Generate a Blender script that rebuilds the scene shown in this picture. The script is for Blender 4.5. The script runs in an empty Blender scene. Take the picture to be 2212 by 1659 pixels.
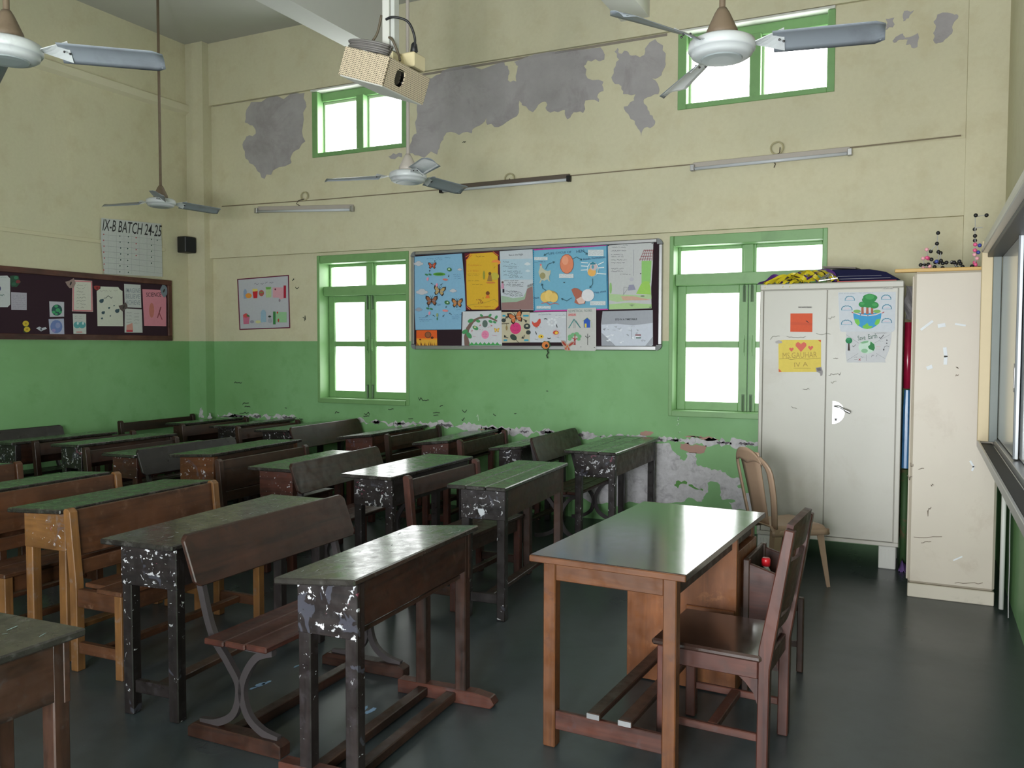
import bpy, bmesh, math, random
from mathutils import Vector, Matrix, Euler
random.seed(7)
S = bpy.context.scene
COL = S.collection

# ---------------------------------------------------------------- camera
FPX, YAW, PITCH, ROLL, CAMH = 1838.2, math.radians(25.885), math.radians(2.5425), math.radians(-0.1363), 1.6
fw = Vector((-math.sin(YAW)*math.cos(PITCH), math.cos(YAW)*math.cos(PITCH), -math.sin(PITCH)))
rt = Vector((math.cos(YAW), math.sin(YAW), 0))
dn = fw.cross(rt)
rt2 = rt*math.cos(ROLL)+dn*math.sin(ROLL)
dn2 = -rt*math.sin(ROLL)+dn*math.cos(ROLL)
cam_d = bpy.data.cameras.new('camera'); cam = bpy.data.objects.new('camera', cam_d); COL.objects.link(cam)
cam_d.sensor_width = 36; cam_d.lens = FPX*36/2212; cam_d.clip_start = .02; cam_d.clip_end = 200
M = Matrix((( rt2.x, -dn2.x, -fw.x, 0), (rt2.y, -dn2.y, -fw.y, 0), (rt2.z, -dn2.z, -fw.z, CAMH), (0,0,0,1)))
cam.matrix_world = M
S.camera = cam
# ---------------------------------------------------------------- world, exposure
S.view_settings.view_transform = 'Standard'; S.view_settings.look = 'None'
S.view_settings.exposure = 0.38; S.view_settings.gamma = 1.0; S.view_settings.use_curve_mapping = False
w = bpy.data.worlds.new('overcast'); S.world = w; w.use_nodes = True
w.node_tree.nodes['Background'].inputs[0].default_value = (.86, .93, 1, 1)
w.node_tree.nodes['Background'].inputs[1].default_value = 1.0
try:
    S.cycles.use_denoising = True; S.cycles.denoiser = 'OPENIMAGEDENOISE'
    S.cycles.max_bounces = 6; S.cycles.diffuse_bounces = 4; S.cycles.glossy_bounces = 3; S.cycles.transmission_bounces = 4
    S.cycles.sample_clamp_indirect = 4; S.cycles.caustics_reflective = False; S.cycles.caustics_refractive = False
except Exception: pass
PANE_LIGHT = 6.0          # brightness of the frosted window panes
def area(name, loc, rot, sx, sy, power, col=(1,1,1)):
    l = bpy.data.lights.new(name, 'AREA'); l.shape = 'RECTANGLE'; l.size = sx; l.size_y = sy; l.energy = power; l.color = col
    o = bpy.data.objects.new(name, l); COL.objects.link(o); o.location = loc; o.rotation_euler = rot
    return o
# room
D, XL, XR, YB, ZC = 7.4, -7.70, 0.51, -2.0, 5.04
# daylight coming in at the openings of the wall behind the viewer
BACK_OPEN = [(-6.9,-5.5,1.0,2.5), (-4.7,-3.3,1.0,2.5), (-2.5,-1.1,1.0,2.5), (-.75,.3,0,2.25)]
for (x0,x1,z0,z1), wpm in zip(BACK_OPEN, (3, 18, 88, 140)):
    area('daylight', ((x0+x1)/2, YB-.32, (z0+z1)/2), (math.radians(90),0,0), x1-x0, z1-z0, wpm*(x1-x0)*(z1-z0), (.96,.985,1))

# ---------------------------------------------------------------- pixel -> place on a known plane
def ray(u, v): return fw + rt2*((u-1106)/FPX) + dn2*((v-829.5)/FPX)
def hit(u, v, axis, val):
    r = ray(u, v); c = Vector((0,0,CAMH)); t = (val-c[axis])/r[axis]
    return c + r*t

# ---------------------------------------------------------------- materials
MATS = {}
def srgb(r, g, b):
    f = lambda c: (c/255/12.92) if c/255 <= .04045 else ((c/255+.055)/1.055)**2.4
    return (f(r), f(g), f(b), 1)
class NT:
    def __init__(s, name, rough=.6, spec=.5, metal=0):
        s.m = bpy.data.materials.new(name); s.m.use_nodes = True; s.t = s.m.node_tree
        s.b = s.t.nodes['Principled BSDF']; s.b.inputs['Roughness'].default_value = rough
        s.b.inputs['Specular IOR Level'].default_value = spec; s.b.inputs['Metallic'].default_value = metal
    def n(s, typ, **kw):
        nd = s.t.nodes.new(typ)
        for k, v in kw.items(): setattr(nd, k, v)
        return nd
    def link(s, a, b): s.t.links.new(a, b)
    def coord(s, scale=(1,1,1), loc=(0,0,0), rnd=False):
        tc = s.n('ShaderNodeTexCoord'); mp = s.n('ShaderNodeMapping')
        mp.inputs['Scale'].default_value = scale; mp.inputs['Location'].default_value = loc
        if rnd:
            oi = s.n('ShaderNodeObjectInfo'); vm = s.n('ShaderNodeVectorMath', operation='MULTIPLY_ADD')
            cx = s.n('ShaderNodeCombineXYZ')
            for i in range(3): s.link(oi.outputs['Random'], cx.inputs[i])
            vm.inputs[1].default_value = (37,53,71)
            s.link(cx.outputs[0], vm.inputs[0]); s.link(tc.outputs['Object'], vm.inputs[2]); s.link(vm.outputs[0], mp.inputs[0])
        else: s.link(tc.outputs['Object'], mp.inputs[0])
        return mp.outputs[0]
    def noise(s, vec, scale, detail=4, rough=.6, dist=0):
        nd = s.n('ShaderNodeTexNoise'); nd.inputs['Scale'].default_value = scale; nd.inputs['Detail'].default_value = detail
        nd.inputs['Roughness'].default_value = rough; nd.inputs['Distortion'].default_value = dist
        s.link(vec, nd.inputs['Vector']); return nd.outputs['Fac']
    def ramp(s, fac, stops):
        nd = s.n('ShaderNodeValToRGB'); e = nd.color_ramp.elements
        while len(e) < len(stops): e.new(.5)
        for i, (p, c) in enumerate(stops):
            e[i].position = p; e[i].color = c if len(c) == 4 else (*c, 1)
        s.link(fac, nd.inputs[0]); return nd.outputs['Color']
    def mix(s, fac, a, b, mode='MIX'):
        nd = s.n('ShaderNodeMix', data_type='RGBA', blend_type=mode)
        for sock, v in ((nd.inputs[0], fac), (nd.inputs[6], a), (nd.inputs[7], b)):
            if isinstance(v, bpy.types.NodeSocket): s.link(v, sock)
            else: sock.default_value = v
        return nd.outputs[2]
    def math(s, op, a, b=0.0):
        nd = s.n('ShaderNodeMath', operation=op)
        for i, v in enumerate((a, b)):
            if isinstance(v, bpy.types.NodeSocket): s.link(v, nd.inputs[i])
            else: nd.inputs[i].default_value = v
        return nd.outputs[0]
    def bump(s, h, strength=.2, dist=.01):
        nd = s.n('ShaderNodeBump'); nd.inputs['Strength'].default_value = strength; nd.inputs['Distance'].default_value = dist
        s.link(h, nd.inputs['Height']); s.link(nd.outputs[0], s.b.inputs['Normal'])
    def col(s, c):
        if isinstance(c, bpy.types.NodeSocket): s.link(c, s.b.inputs['Base Color'])
        else: s.b.inputs['Base Color'].default_value = c
    def rough(s, c): s.link(c, s.b.inputs['Roughness'])
def flat(rgb, rough=.7, metal=0, spec=.4):
    k = ('flat', rgb, rough, metal)
    if k not in MATS:
        t = NT('colour_%d_%d_%d' % rgb, rough, spec, metal)
        nz = t.noise(t.coord((1,1,1)), 40, 2)
        c = srgb(*rgb); d = tuple(x*.88 for x in c[:3])+(1,)
        t.col(t.mix(nz, d, c)); MATS[k] = t.m
    return MATS[k]
def wood(key, base, dark, rough=.45, grain='y', splat=0, wear=None, wearamt=0, coat=0):
    k = ('wood', key, grain, splat)
    if k in MATS: return MATS[k]
    t = NT('wood_%s_%s%s' % (key, grain, '_splat' if splat else ''), rough, .45)
    sc = {'x':(1.2,14,14), 'y':(14,1.2,14), 'z':(14,14,1.2)}[grain]
    v = t.coord(sc, rnd=True); g = t.noise(v, 1.6, 6, .65, .6)
    v2 = t.coord((3,3,3), rnd=True); big = t.noise(v2, 1.2, 3)
    c = t.ramp(g, [(.30, dark), (.55, base), (.75, tuple(min(1,x*1.25) for x in base[:3])+(1,))])
    c = t.mix(t.ramp(big, [(.35,(.55,.55,.55,1)),(.7,(1.1,1.1,1.1,1))]), (0,0,0,1), c) if False else t.mix(1.0, c, t.ramp(big, [(.3,(.62,.60,.6,1)),(.7,(1.1,1.08,1.05,1))]), 'MULTIPLY')
    if wear is not None:
        wn = t.noise(t.coord((5,5,5), rnd=True), 3, 6, .7)
        c = t.mix(t.ramp(wn, [(.60-.1*wearamt,(0,0,0,1)), (.72-.1*wearamt,(1,1,1,1))]), c, wear)
    sv = t.coord(tuple(x*2.2 for x in sc), rnd=True)          # fine pale scratches along the grain
    sn = t.noise(sv, 3.2, 5, .75)
    c = t.mix(t.ramp(sn, [(.70,(0,0,0,1)),(.78,(.16,.16,.16,1))]), c, srgb(140,136,130))
    if splat:
        for (scl, lo, colr, am) in ((9,.60,srgb(84,86,100),.35), (14,.66,srgb(140,72,92),.5), (30,.62,srgb(190,190,196),.75), (24,.645,srgb(215,215,220),.9), (11,.69,srgb(206,210,218),.9)):
            vv = t.coord((1,1,1), (scl*1.3, scl*.7, scl), rnd=True); n_ = t.noise(vv, scl, 3, .6, .8)
            lo2 = lo+.06*(1-splat)
            c = t.mix(t.ramp(n_, [(lo2,(0,0,0,1)), (lo2+.02,(am,am,am,1))]), c, colr)
    t.col(c); t.bump(g, .02 if key in ('tabletop','top') else .06, .003)
    t.rough(t.ramp(t.noise(t.coord((4,4,4), rnd=True), 4, 4), [(.3,(max(.08,rough-(.03 if key == 'tabletop' else .1)),)*3+(1,)), (.7,(min(1,rough+(.06 if key == 'tabletop' else .18)),)*3+(1,))]))
    if coat: t.b.inputs['Coat Weight'].default_value = coat; t.b.inputs['Coat Roughness'].default_value = .12
    MATS[k] = t.m; return t.m

CREAM, GREEN, GREY = srgb(206,200,172), srgb(116,162,106), srgb(168,164,168)
def wall_mat(name, dado=1.65, seed=0, warm=0, dirt=.32):
    t = NT(name, .75, .3)
    tc = t.n('ShaderNodeTexCoord'); sp = t.n('ShaderNodeSeparateXYZ'); t.link(tc.outputs['Object'], sp.inputs[0])
    v = t.coord((1,1,1), (seed,seed*2,seed*3))
    big = t.noise(v, .9, 5, .6, .5); mid = t.noise(v, 4, 5, .65); fine = t.noise(v, 30, 4)
    cream = t.mix(t.ramp(big, [(.35,(0,0,0,1)),(.7,(1,1,1,1))]), CREAM, srgb(198,194,168))
    cream = t.mix(t.ramp(fine, [(.3,(0,0,0,1)),(.7,(.15,.15,.15,1))]), cream, srgb(170,162,132))
    cream = t.mix(t.ramp(mid, [(.50,(0,0,0,1)),(.72,(dirt,dirt,dirt,1))]), cream, srgb(176,162,126))
    green = t.mix(t.ramp(big, [(.3,(0,0,0,1)),(.7,(1,1,1,1))]), GREEN, srgb(132,180,128))
    green = t.mix(t.ramp(mid, [(.55,(0,0,0,1)),(.8,(.5,.5,.5,1))]), green, srgb(98,144,86))
    wob = t.math('ADD', sp.outputs['Z'], t.math('MULTIPLY', fine, .008))
    m = t.math('GREATER_THAN', wob, dado+.004)
    c = t.mix(m, green, cream)
    # scuffs on the painted dado
    sc = t.noise(t.coord((9,9,22), (seed,0,4)), 2.2, 5, .7)
    f = t.math('MULTIPLY', t.ramp(sc, [(.72,(0,0,0,1)),(.78,(.6,.6,.6,1))]), t.math('SUBTRACT', 1.0, m))
    c = t.mix(f, c, srgb(58,74,52))
    t.col(c); t.bump(mid, .15, .01)
    t.rough(t.mix(m, (.45,.45,.45,1), (.8,.8,.8,1)))
    return t.m
def simple(name, rgb, rough, var=.12, scale=6, metal=0, spec=.5, dirt=None, bump=0):
    k = ('simple', name)
    if k in MATS: return MATS[k]
    t = NT(name, rough, spec, metal); c = srgb(*rgb); d = tuple(x*(1-var) for x in c[:3])+(1,)
    nz = t.noise(t.coord((1,1,1), rnd=True), scale, 5, .65); cc = t.mix(nz, d, c)
    if dirt:
        n2 = t.noise(t.coord((1,1,1), (3,1,7), rnd=True), scale*.5, 6, .7, .5)
        cc = t.mix(t.ramp(n2, [(.52,(0,0,0,1)),(.75,(.75,.75,.75,1))]), cc, srgb(*dirt))
    t.col(cc)
    if bump: t.bump(nz, bump, .01)
    MATS[k] = t.m; return t.m

M_WALLW = wall_mat('wall_paint_window_side', seed=1.7)
M_WALLL = wall_mat('wall_paint_left', seed=5.1, dirt=.35)
M_WALLR = wall_mat('wall_paint_right', seed=9.3, dirt=.2)
M_CEIL = simple('ceiling_distemper', (188,188,182), .9, .15, 2)
M_BEAM = simple('beam_whitewash', (214,214,212), .85, .1, 3)
M_PLAS = simple('bare_plaster', (176,172,174), .95, .38, 4, dirt=(128,120,122), bump=.3)
M_PLAW = simple('pale_bare_plaster', (214,212,216), .95, .45, 24, dirt=(124,118,126), bump=.4)
M_PINK = simple('pink_undercoat', (176,140,128), .9, .15, 9)
M_GFRM = simple('green_window_paint', (122,166,108), .42, .18, 7, dirt=(102,140,90))
M_STEEL = simple('cream_cupboard_steel', (178,176,166), .38, .05, 3, dirt=(162,155,141))
M_STEEL2 = simple('grimy_cupboard_steel', (190,180,164), .42, .08, 4, dirt=(160,143,124))
M_ALU = simple('brushed_aluminium', (190,190,192), .35, .12, 20, metal=.9)
M_DARKM = simple('dark_metal', (44,42,42), .45, .2, 10, metal=.6)
M_IRON = simple('painted_iron', (58,52,54), .5, .3, 12, dirt=(40,36,37))
M_FANW = simple('fan_enamel', (196,200,202), .4, .1, 8, dirt=(150,150,152))
M_FANB = simple('fan_blade_paint', (132,139,147), .35, .14, 6, dirt=(100,100,106))
M_RODW = simple('brown_rod_paint', (116,100,82), .6, .2, 14, dirt=(86,72,58))
M_BLACK = simple('black_plastic', (24,25,28), .5, .2, 10)
M_WHITEP = simple('white_plastic', (206,206,200), .5, .08, 8)
M_BEIGE = simple('beige_moulded_plastic', (174,146,124), .42, .1, 5, dirt=(150,122,102))
M_FELT = simple('maroon_felt', (42,22,32), .95, .25, 40)
M_PAPER = None
def floor_mat():
    t = NT('polished_dark_stone', .3, .5)
    v = t.coord(); a = t.noise(v, .8, 5, .6, .4); b = t.noise(v, 9, 6, .7)
    c = t.mix(a, srgb(50,57,60), srgb(64,72,75)); c = t.mix(t.ramp(b, [(.45,(0,0,0,1)),(.8,(.6,.6,.6,1))]), c, srgb(44,49,49))
    sp = t.noise(v, 60, 2); c = t.mix(t.ramp(sp, [(.74,(0,0,0,1)),(.78,(.5,.5,.5,1))]), c, srgb(130,134,132))
    t.col(c); t.rough(t.ramp(a, [(.3,(.24,)*3+(1,)),(.7,(.42,)*3+(1,))])); return t.m
M_FLOOR = floor_mat()
def pane_mat(name, strength, lo=.8):
    t = NT(name, .25, .5); t.col(srgb(225,230,232))
    v = t.coord((1,1,.45)); n1 = t.noise(v, 2.4, 4, .6, .8)
    c = t.ramp(n1, [(.34,(lo*.95,lo*.98,lo*1.02,1)),(.58,(1,1,1,1))])  # daylight with soft tree shadows, put into the pane's own glow
    t.link(c, t.b.inputs['Emission Color']); t.b.inputs['Emission Strength'].default_value = strength
    return t.m
M_PANE = pane_mat('frosted_daylit_glass', PANE_LIGHT*.75, .125)
M_PANE_HI = pane_mat('clear_daylit_glass', PANE_LIGHT*1.4, .9)
def dots_mat():
    t = NT('perforated_cage_steel', .5, .4)
    tc = t.n('ShaderNodeTexCoord'); sp = t.n('ShaderNodeSeparateXYZ'); t.link(tc.outputs['Object'], sp.inputs[0])
    N = 105.0
    zz = t.math('MULTIPLY', sp.outputs['Z'], N); row = t.math('FLOOR', zz); od = t.math('MODULO', t.math('ABSOLUTE', row), 2.0)
    xx = t.math('ADD', t.math('MULTIPLY', sp.outputs['X'], N*.9), t.math('MULTIPLY', od, .5))
    fx = t.math('SUBTRACT', t.math('FRACT', xx), .5); fz = t.math('SUBTRACT', t.math('FRACT', zz), .5)
    d = t.math('ADD', t.math('MULTIPLY', fx, fx), t.math('MULTIPLY', fz, fz))
    t.col(t.mix(t.math('LESS_THAN', d, .075), srgb(206,190,164), srgb(46,38,32))); return t.m
M_DOTS = dots_mat()

# wood families (y / x / z grain)
def W(fam, g, splat=0):
    f = dict(
        dark=(srgb(54,32,24), srgb(28,19,16), .4, srgb(40,26,21), .5),
        black=(srgb(37,31,31), srgb(23,20,21), .36, srgb(44,39,42), .5),
        red=(srgb(79,45,36), srgb(49,29,25), .42, srgb(67,49,49), .4),
        brown=(srgb(60,39,30), srgb(35,24,20), .42, srgb(54,44,42), .4),
        yellow=(srgb(124,87,50), srgb(97,66,38), .42, srgb(114,94,81), .3),
        amber=(srgb(84,52,32), srgb(62,39,26), .42, srgb(92,64,47), .3),
        teak=(srgb(97,60,35), srgb(72,44,28), .4, srgb(77,49,35), .35),
        ply=(srgb(119,72,39), srgb(102,60,33), .4, srgb(126,81,47), .2),
        top=(srgb(47,45,42), srgb(34,31,30), .24, srgb(71,69,67), .5),
        tabletop=(srgb(55,40,35), srgb(44,32,29), .16, srgb(50,39,35), .2),
        maroon=(srgb(76,42,34), srgb(48,28,26), .42, srgb(62,38,32), .3))[fam]
    return wood(fam, f[0], f[1], f[2], g, splat, f[3], f[4], coat={'tabletop':.7,'top':.35}.get(fam,0))

# ---------------------------------------------------------------- mesh helpers
class MB:
    def __init__(s): s.v = []; s.f = []; s.mi = []
    def add(s, vs, fs, mi=0):
        o = len(s.v); s.v += [tuple(p) for p in vs]; s.f += [[i+o for i in f] for f in fs]; s.mi += [mi]*len(fs); return s
    def box(s, x0,x1,y0,y1,z0,z1, T=None, mi=0):
        vs = [Vector((x,y,z)) for x in (x0,x1) for y in (y0,y1) for z in (z0,z1)]
        if T is not None: vs = [T @ p for p in vs]
        return s.add(vs, [(0,1,3,2),(4,6,7,5),(0,4,5,1),(2,3,7,6),(0,2,6,4),(1,5,7,3)], mi)
    def bar(s, p, q, a, b, up=(0,0,1), mi=0):
        p = Vector(p); q = Vector(q); d = (q-p).normalized(); u = Vector(up)
        if abs(d.dot(u)) > .98: u = Vector((1,0,0))
        r = d.cross(u).normalized(); u = r.cross(d)
        vs = [c + r*(i*a/2) + u*(j*b/2) for c in (p,q) for i,j in ((-1,-1),(1,-1),(1,1),(-1,1))]
        return s.add(vs, [(3,2,1,0),(4,5,6,7),(0,1,5,4),(1,2,6,5),(2,3,7,6),(3,0,4,7)], mi)
    def prism(s, poly, axis, a, b, mi=0):
        def P(pt, t):
            if axis == 0: return (t, pt[0], pt[1])
            if axis == 1: return (pt[0], t, pt[1])
            return (pt[0], pt[1], t)
        n = len(poly); vs = [P(p, a) for p in poly]+[P(p, b) for p in poly]
        fs = [list(range(n-1,-1,-1)), list(range(n,2*n))]+[(i,(i+1)%n,n+(i+1)%n,n+i) for i in range(n)]
        return s.add(vs, fs, mi)
    def ribbon(s, pts, wd, axis, a, b, mi=0):
        # a strip of width wd along a 2D path, thickened from a to b along axis
        L, R = [], []
        for i, p in enumerate(pts):
            q0 = Vector(pts[max(0,i-1)]); q1 = Vector(pts[min(len(pts)-1,i+1)]); d = (q1-q0).normalized(); n = Vector((-d.y,d.x))
            w_ = wd[i] if isinstance(wd, (list,tuple)) else wd
            L.append(Vector(p)+n*w_/2); R.append(Vector(p)-n*w_/2)
        for i in range(len(pts)-1):
            s.prism([L[i],L[i+1],R[i+1],R[i]], axis, a, b, mi)
        return s
    def tube(s, pts, r, n=8, mi=0, cap=True):
        pts = [Vector(p) for p in pts]; rings = []; prev = None
        for i, p in enumerate(pts):
            d = (pts[min(i+1,len(pts)-1)]-pts[max(i-1,0)]).normalized()
            u = prev if prev is not None else (Vector((0,0,1)) if abs(d.z) < .9 else Vector((1,0,0)))
            x = d.cross(u)
            if x.length < 1e-4: x = d.cross(Vector((0,1,0)))
            x.normalize(); u = x.cross(d).normalized(); prev = u
            rr = r[i] if isinstance(r, (list,tuple)) else r
            rings.append([p + (x*math.cos(2*math.pi*k/n)+u*math.sin(2*math.pi*k/n))*rr for k in range(n)])
        vs = [q for g in rings for q in g]; fs = []
        for i in range(len(pts)-1):
            for k in range(n): fs.append((i*n+k, i*n+(k+1)%n, (i+1)*n+(k+1)%n, (i+1)*n+k))
        if cap: fs += [list(range(n-1,-1,-1)), list(range((len(pts)-1)*n, len(pts)*n))]
        return s.add(vs, fs, mi)
    def lathe(s, prof, c=(0,0,0), n=24, mi=0):
        vs = []; fs = []
        for (r,z) in prof: vs += [(c[0]+r*math.cos(2*math.pi*k/n), c[1]+r*math.sin(2*math.pi*k/n), c[2]+z) for k in range(n)]
        for i in range(len(prof)-1):
            for k in range(n): fs.append((i*n+k, i*n+(k+1)%n, (i+1)*n+(k+1)%n, (i+1)*n+k))
        fs += [list(range(n-1,-1,-1)), list(range((len(prof)-1)*n, len(prof)*n))]
        return s.add(vs, fs, mi)
    def ball(s, c, r, n=10, m=6, mi=0):
        prof = [(max(1e-4,r*math.sin(math.pi*i/m)), -r*math.cos(math.pi*i/m)) for i in range(m+1)]
        return s.lathe(prof, c, n, mi)
    def grid(s, P, nu, nv, th=None, mi=0):
        # surface P(u,v) -> Vector, optionally thickened along its normal
        pts = [[Vector(P(i/nu, j/nv)) for j in range(nv+1)] for i in range(nu+1)]
        ix = lambda i,j: i*(nv+1)+j
        if th is None:
            return s.add([p for r in pts for p in r], [(ix(i,j),ix(i+1,j),ix(i+1,j+1),ix(i,j+1)) for i in range(nu) for j in range(nv)], mi)
        nrm = [[None]*(nv+1) for _ in range(nu+1)]
        for i in range(nu+1):
            for j in range(nv+1):
                du = pts[min(i+1,nu)][j]-pts[max(i-1,0)][j]; dv = pts[i][min(j+1,nv)]-pts[i][max(j-1,0)]
                nrm[i][j] = du.cross(dv).normalized()
        A = [p for r in pts for p in r]; B = [pts[i][j]-nrm[i][j]*th for i in range(nu+1) for j in range(nv+1)]
        N = len(A); fs = []
        for i in range(nu):
            for j in range(nv):
                q = (ix(i,j),ix(i+1,j),ix(i+1,j+1),ix(i,j+1)); fs.append(q); fs.append(tuple(k+N for k in reversed(q)))
        for i in range(nu):
            for j in (0,nv):
                q = (ix(i,j),ix(i+1,j),ix(i+1,j)+N,ix(i,j)+N); fs.append(q if j else tuple(reversed(q)))
        for j in range(nv):
            for i in (0,nu):
                q = (ix(i,j),ix(i,j+1),ix(i,j+1)+N,ix(i,j)+N); fs.append(tuple(reversed(q)) if i else q)
        return s.add(A+B, fs, mi)
    def mesh(s, name, bevel=0, smooth=False, tri=False):
        me = bpy.data.meshes.new(name); bm = bmesh.new()
        vs = [bm.verts.new(p) for p in s.v]
        for f, mi in zip(s.f, s.mi):
            try: fc = bm.faces.new([vs[i] for i in f]); fc.material_index = mi; fc.smooth = smooth
            except ValueError: pass
        bmesh.ops.recalc_face_normals(bm, faces=bm.faces)
        if bevel: bmesh.ops.bevel(bm, geom=[e for e in bm.edges if e.calc_face_angle(0) > .6], offset=bevel, segments=1, affect='EDGES', profile=.5, clamp_overlap=True)
        if tri: bmesh.ops.triangulate(bm, faces=[f for f in bm.faces if len(f.verts) > 4])
        bm.to_mesh(me); bm.free(); return me
    def build(s, name, mat, parent=None, bevel=0, smooth=False, tri=False):
        me = s.mesh(name, bevel, smooth, tri)
        for m in (mat if isinstance(mat, (list,tuple)) else [mat]): me.materials.append(m)
        o = bpy.data.objects.new(name, me); COL.objects.link(o)
        if parent is not None: o.parent = parent
        return o
def tag(o, label=None, cat=None, group=None, kind=None):
    if label: o['label'] = label
    if cat: o['category'] = cat
    if group: o['group'] = group
    if kind: o['kind'] = kind
    return o
def empty(name, loc, rz=0, label=None, cat=None, group=None):
    o = bpy.data.objects.new(name, None); COL.objects.link(o); o.location = loc; o.rotation_euler = (0,0,rz); o.empty_display_size = .1
    return tag(o, label, cat, group)
def struct(name, mb, mat, **k): return tag(mb.build(name, mat, **k), kind='structure')

# ================================================================ THE ROOM
def pierced(mb, axis, val, th, a0, a1, z0, z1, holes, sign):
    """a wall slab in the plane axis=val, thickness th away from the room, with rectangular openings"""
    xs = sorted({a0,a1,*[h for H in holes for h in H[:2]]}); zs = sorted({z0,z1,*[h for H in holes for h in H[2:4]]})
    def P(a, d, z): return (a, val+sign*d, z) if axis == 1 else (val+sign*d, a, z)
    def inside(a, z): return any(H[0] < a < H[1] and H[2] < z < H[3] for H in holes)
    for i in range(len(xs)-1):
        for j in range(len(zs)-1):
            if inside((xs[i]+xs[i+1])/2, (zs[j]+zs[j+1])/2): continue
            for d in (0, th):
                mb.add([P(xs[i],d,zs[j]),P(xs[i+1],d,zs[j]),P(xs[i+1],d,zs[j+1]),P(xs[i],d,zs[j+1])], [(0,1,2,3)])
    for (h0,h1,g0,g1) in list(holes)+[(a0,a1,z0,z1)]:
        c = [(h0,g0),(h1,g0),(h1,g1),(h0,g1)]
        for k in range(4):
            p, q = c[k], c[(k+1)%4]
            mb.add([P(p[0],0,p[1]),P(q[0],0,q[1]),P(q[0],th,q[1]),P(p[0],th,p[1])], [(0,1,2,3)])
    return mb
# openings of the window wall: x0, x1, z0, z1
WIN_LO = [(-5.935,-4.765,.985,2.57), (-2.045,-.735,.985,2.57)]
WIN_HI = [(-5.985,-4.785,3.62,4.335), (-1.99,-.705,3.66,4.335)]
struct('floor', MB().box(XL-.3,XR+.3,YB-.3,D+.3,-.1,0), M_FLOOR)
struct('ceiling', MB().box(XL-.3,XR+.3,YB-.3,D+.3,ZC,ZC+.15), M_CEIL)
wall_back = struct('wall_back', pierced(MB(), 1, D, .3, XL-.3, XR+.3, 0, ZC, WIN_LO+WIN_HI, 1), M_WALLW)
wall_left = struct('wall_left', MB().box(XL-.3,XL,YB-.3,D+.3,0,ZC), M_WALLL)
wall_right = struct('wall_right', MB().box(XR,XR+.3,YB-.3,D+.3,0,ZC), M_WALLR)
wall_front = struct('wall_front', pierced(MB(), 1, YB, .3, XL-.3, XR+.3, 0, ZC, BACK_OPEN, -1), M_WALLL)
# raised bands, ledges and corner pilasters of the plaster
struct('trim_1', MB().box(XL,XR,D-.035,D+.001,4.34,ZC), M_WALLW)                       # projecting lintel band under the ceiling
struct('trim_2', MB().box(XL+.2,.24,D-.05,D+.001,2.60,3.18), M_WALLW)                  # projecting band above the lower windows
struct('trim_3', MB().box(XL-.001,XL+.26,D-.13,D+.001,0,ZC), M_WALLW)                  # corner pilaster, left
struct('trim_4', MB().box(.24,XR+.001,D-.10,D+.001,0,ZC), M_WALLW)                     # corner pilaster, right
struct('trim_5', MB().prism([(XL-.001,4.24),(XL+.045,4.27),(XL+.045,4.345),(XL-.001,4.36)], 1, YB, D-.13), simple('lit_ledge_paint',(212,206,180),.8,.1,5))  # ledge colour made paler to paint in the light it catches
for i, x in enumerate((-5.11, -2.50)):
    struct('trim_%d' % (6+i), MB().box(x,x+.26,YB,D-.034,4.49,ZC), M_BEAM)             # ceiling beams
# ---- wear on the window wall: bare plaster where the paint has come off (thin raised/recessed flakes with their own outline)
def jag(pts, amp, n=3, closed=True):
    out = []
    m = len(pts)
    for i in range(m if closed else m-1):
        p = Vector(pts[i]); q = Vector(pts[(i+1)%m]); d = q-p; nn = Vector((-d.y,d.x))
        out.append(p)
        for k in range(1,n): out.append(p+d*(k/n)+nn*random.uniform(-amp,amp))
    return out
def wall_patch(name, px, mat, parent=wall_back, axis=1, val=D, amp=.16, n=3, off=.002):
    P = [hit(u, v, axis, val) for (u,v) in px]
    pl = [(p.x,p.z) if axis == 1 else (p.y,p.z) for p in P]
    pl = jag(pl, amp, n)
    mb = MB(); s_ = -1 if axis == 1 else 1
    mb.prism(pl, axis, val-.001*(-s_)*-1, val+s_*off)
    o = mb.build(name, mat, None, tri=True); o.parent = parent
    return o
def cr(ox, oy, sc, pts): return [(ox+a/sc, oy+b/sc) for a,b in pts]
wall_patch('bare_plaster_patch', cr(0,0,2.949,[(1600,650),(1700,625),(1860,592),(1940,592),(1952,680),(1930,800),(1945,900),(1880,960),(1850,1010),(1855,1040),(1740,1085),(1685,1140),(1640,1090),(1590,1040),(1560,990),(1545,920),(1570,870),(1630,850),(1610,800),(1560,780),(1570,700)]), M_PLAS)
wall_patch('bare_plaster_patch', cr(700,0,2.949,[(590,700),(660,500),(740,472),(760,450),(1130,395),(1170,420),(1180,470),(1170,510),(1225,520),(1235,420),(1210,395),(1690,312),(1760,300),(1785,380),(1750,390),(1680,385),(1655,420),(1680,500),(1780,520),(1780,580),(1745,600),(1750,650),(1665,640),(1650,720),(1590,715),(1550,760),(1535,700),(1490,715),(1420,705),(1415,650),(1390,650),(1330,715),(1260,670),(1245,640),(1240,720),(1190,760),(1110,810),(1040,795),(1035,750),(990,800),(950,820),(940,850),(860,860),(780,845),(760,890),(735,945),(720,985),(600,990),(540,980),(545,930),(560,880),(590,850),(580,780)]), M_PLAS)
wall_patch('bare_plaster_patch', cr(700,0,2.949,[(1850,330),(1870,305),(1880,340),(1930,325),(1960,355),(2040,350),(2060,290),(2110,250),(2160,290),(2175,370),(2170,430),(2150,480),(2090,500),(2135,560),(2130,600),(2060,620),(2035,640),(2060,680),(2075,730),(2110,770),(2095,805),(2040,815),(2020,865),(2000,820),(1980,770),(1920,710),(1910,680),(1975,640),(1985,600),(1905,600),(1895,550),(1840,520),(1845,440),(1880,380)]), M_PLAS)
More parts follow.
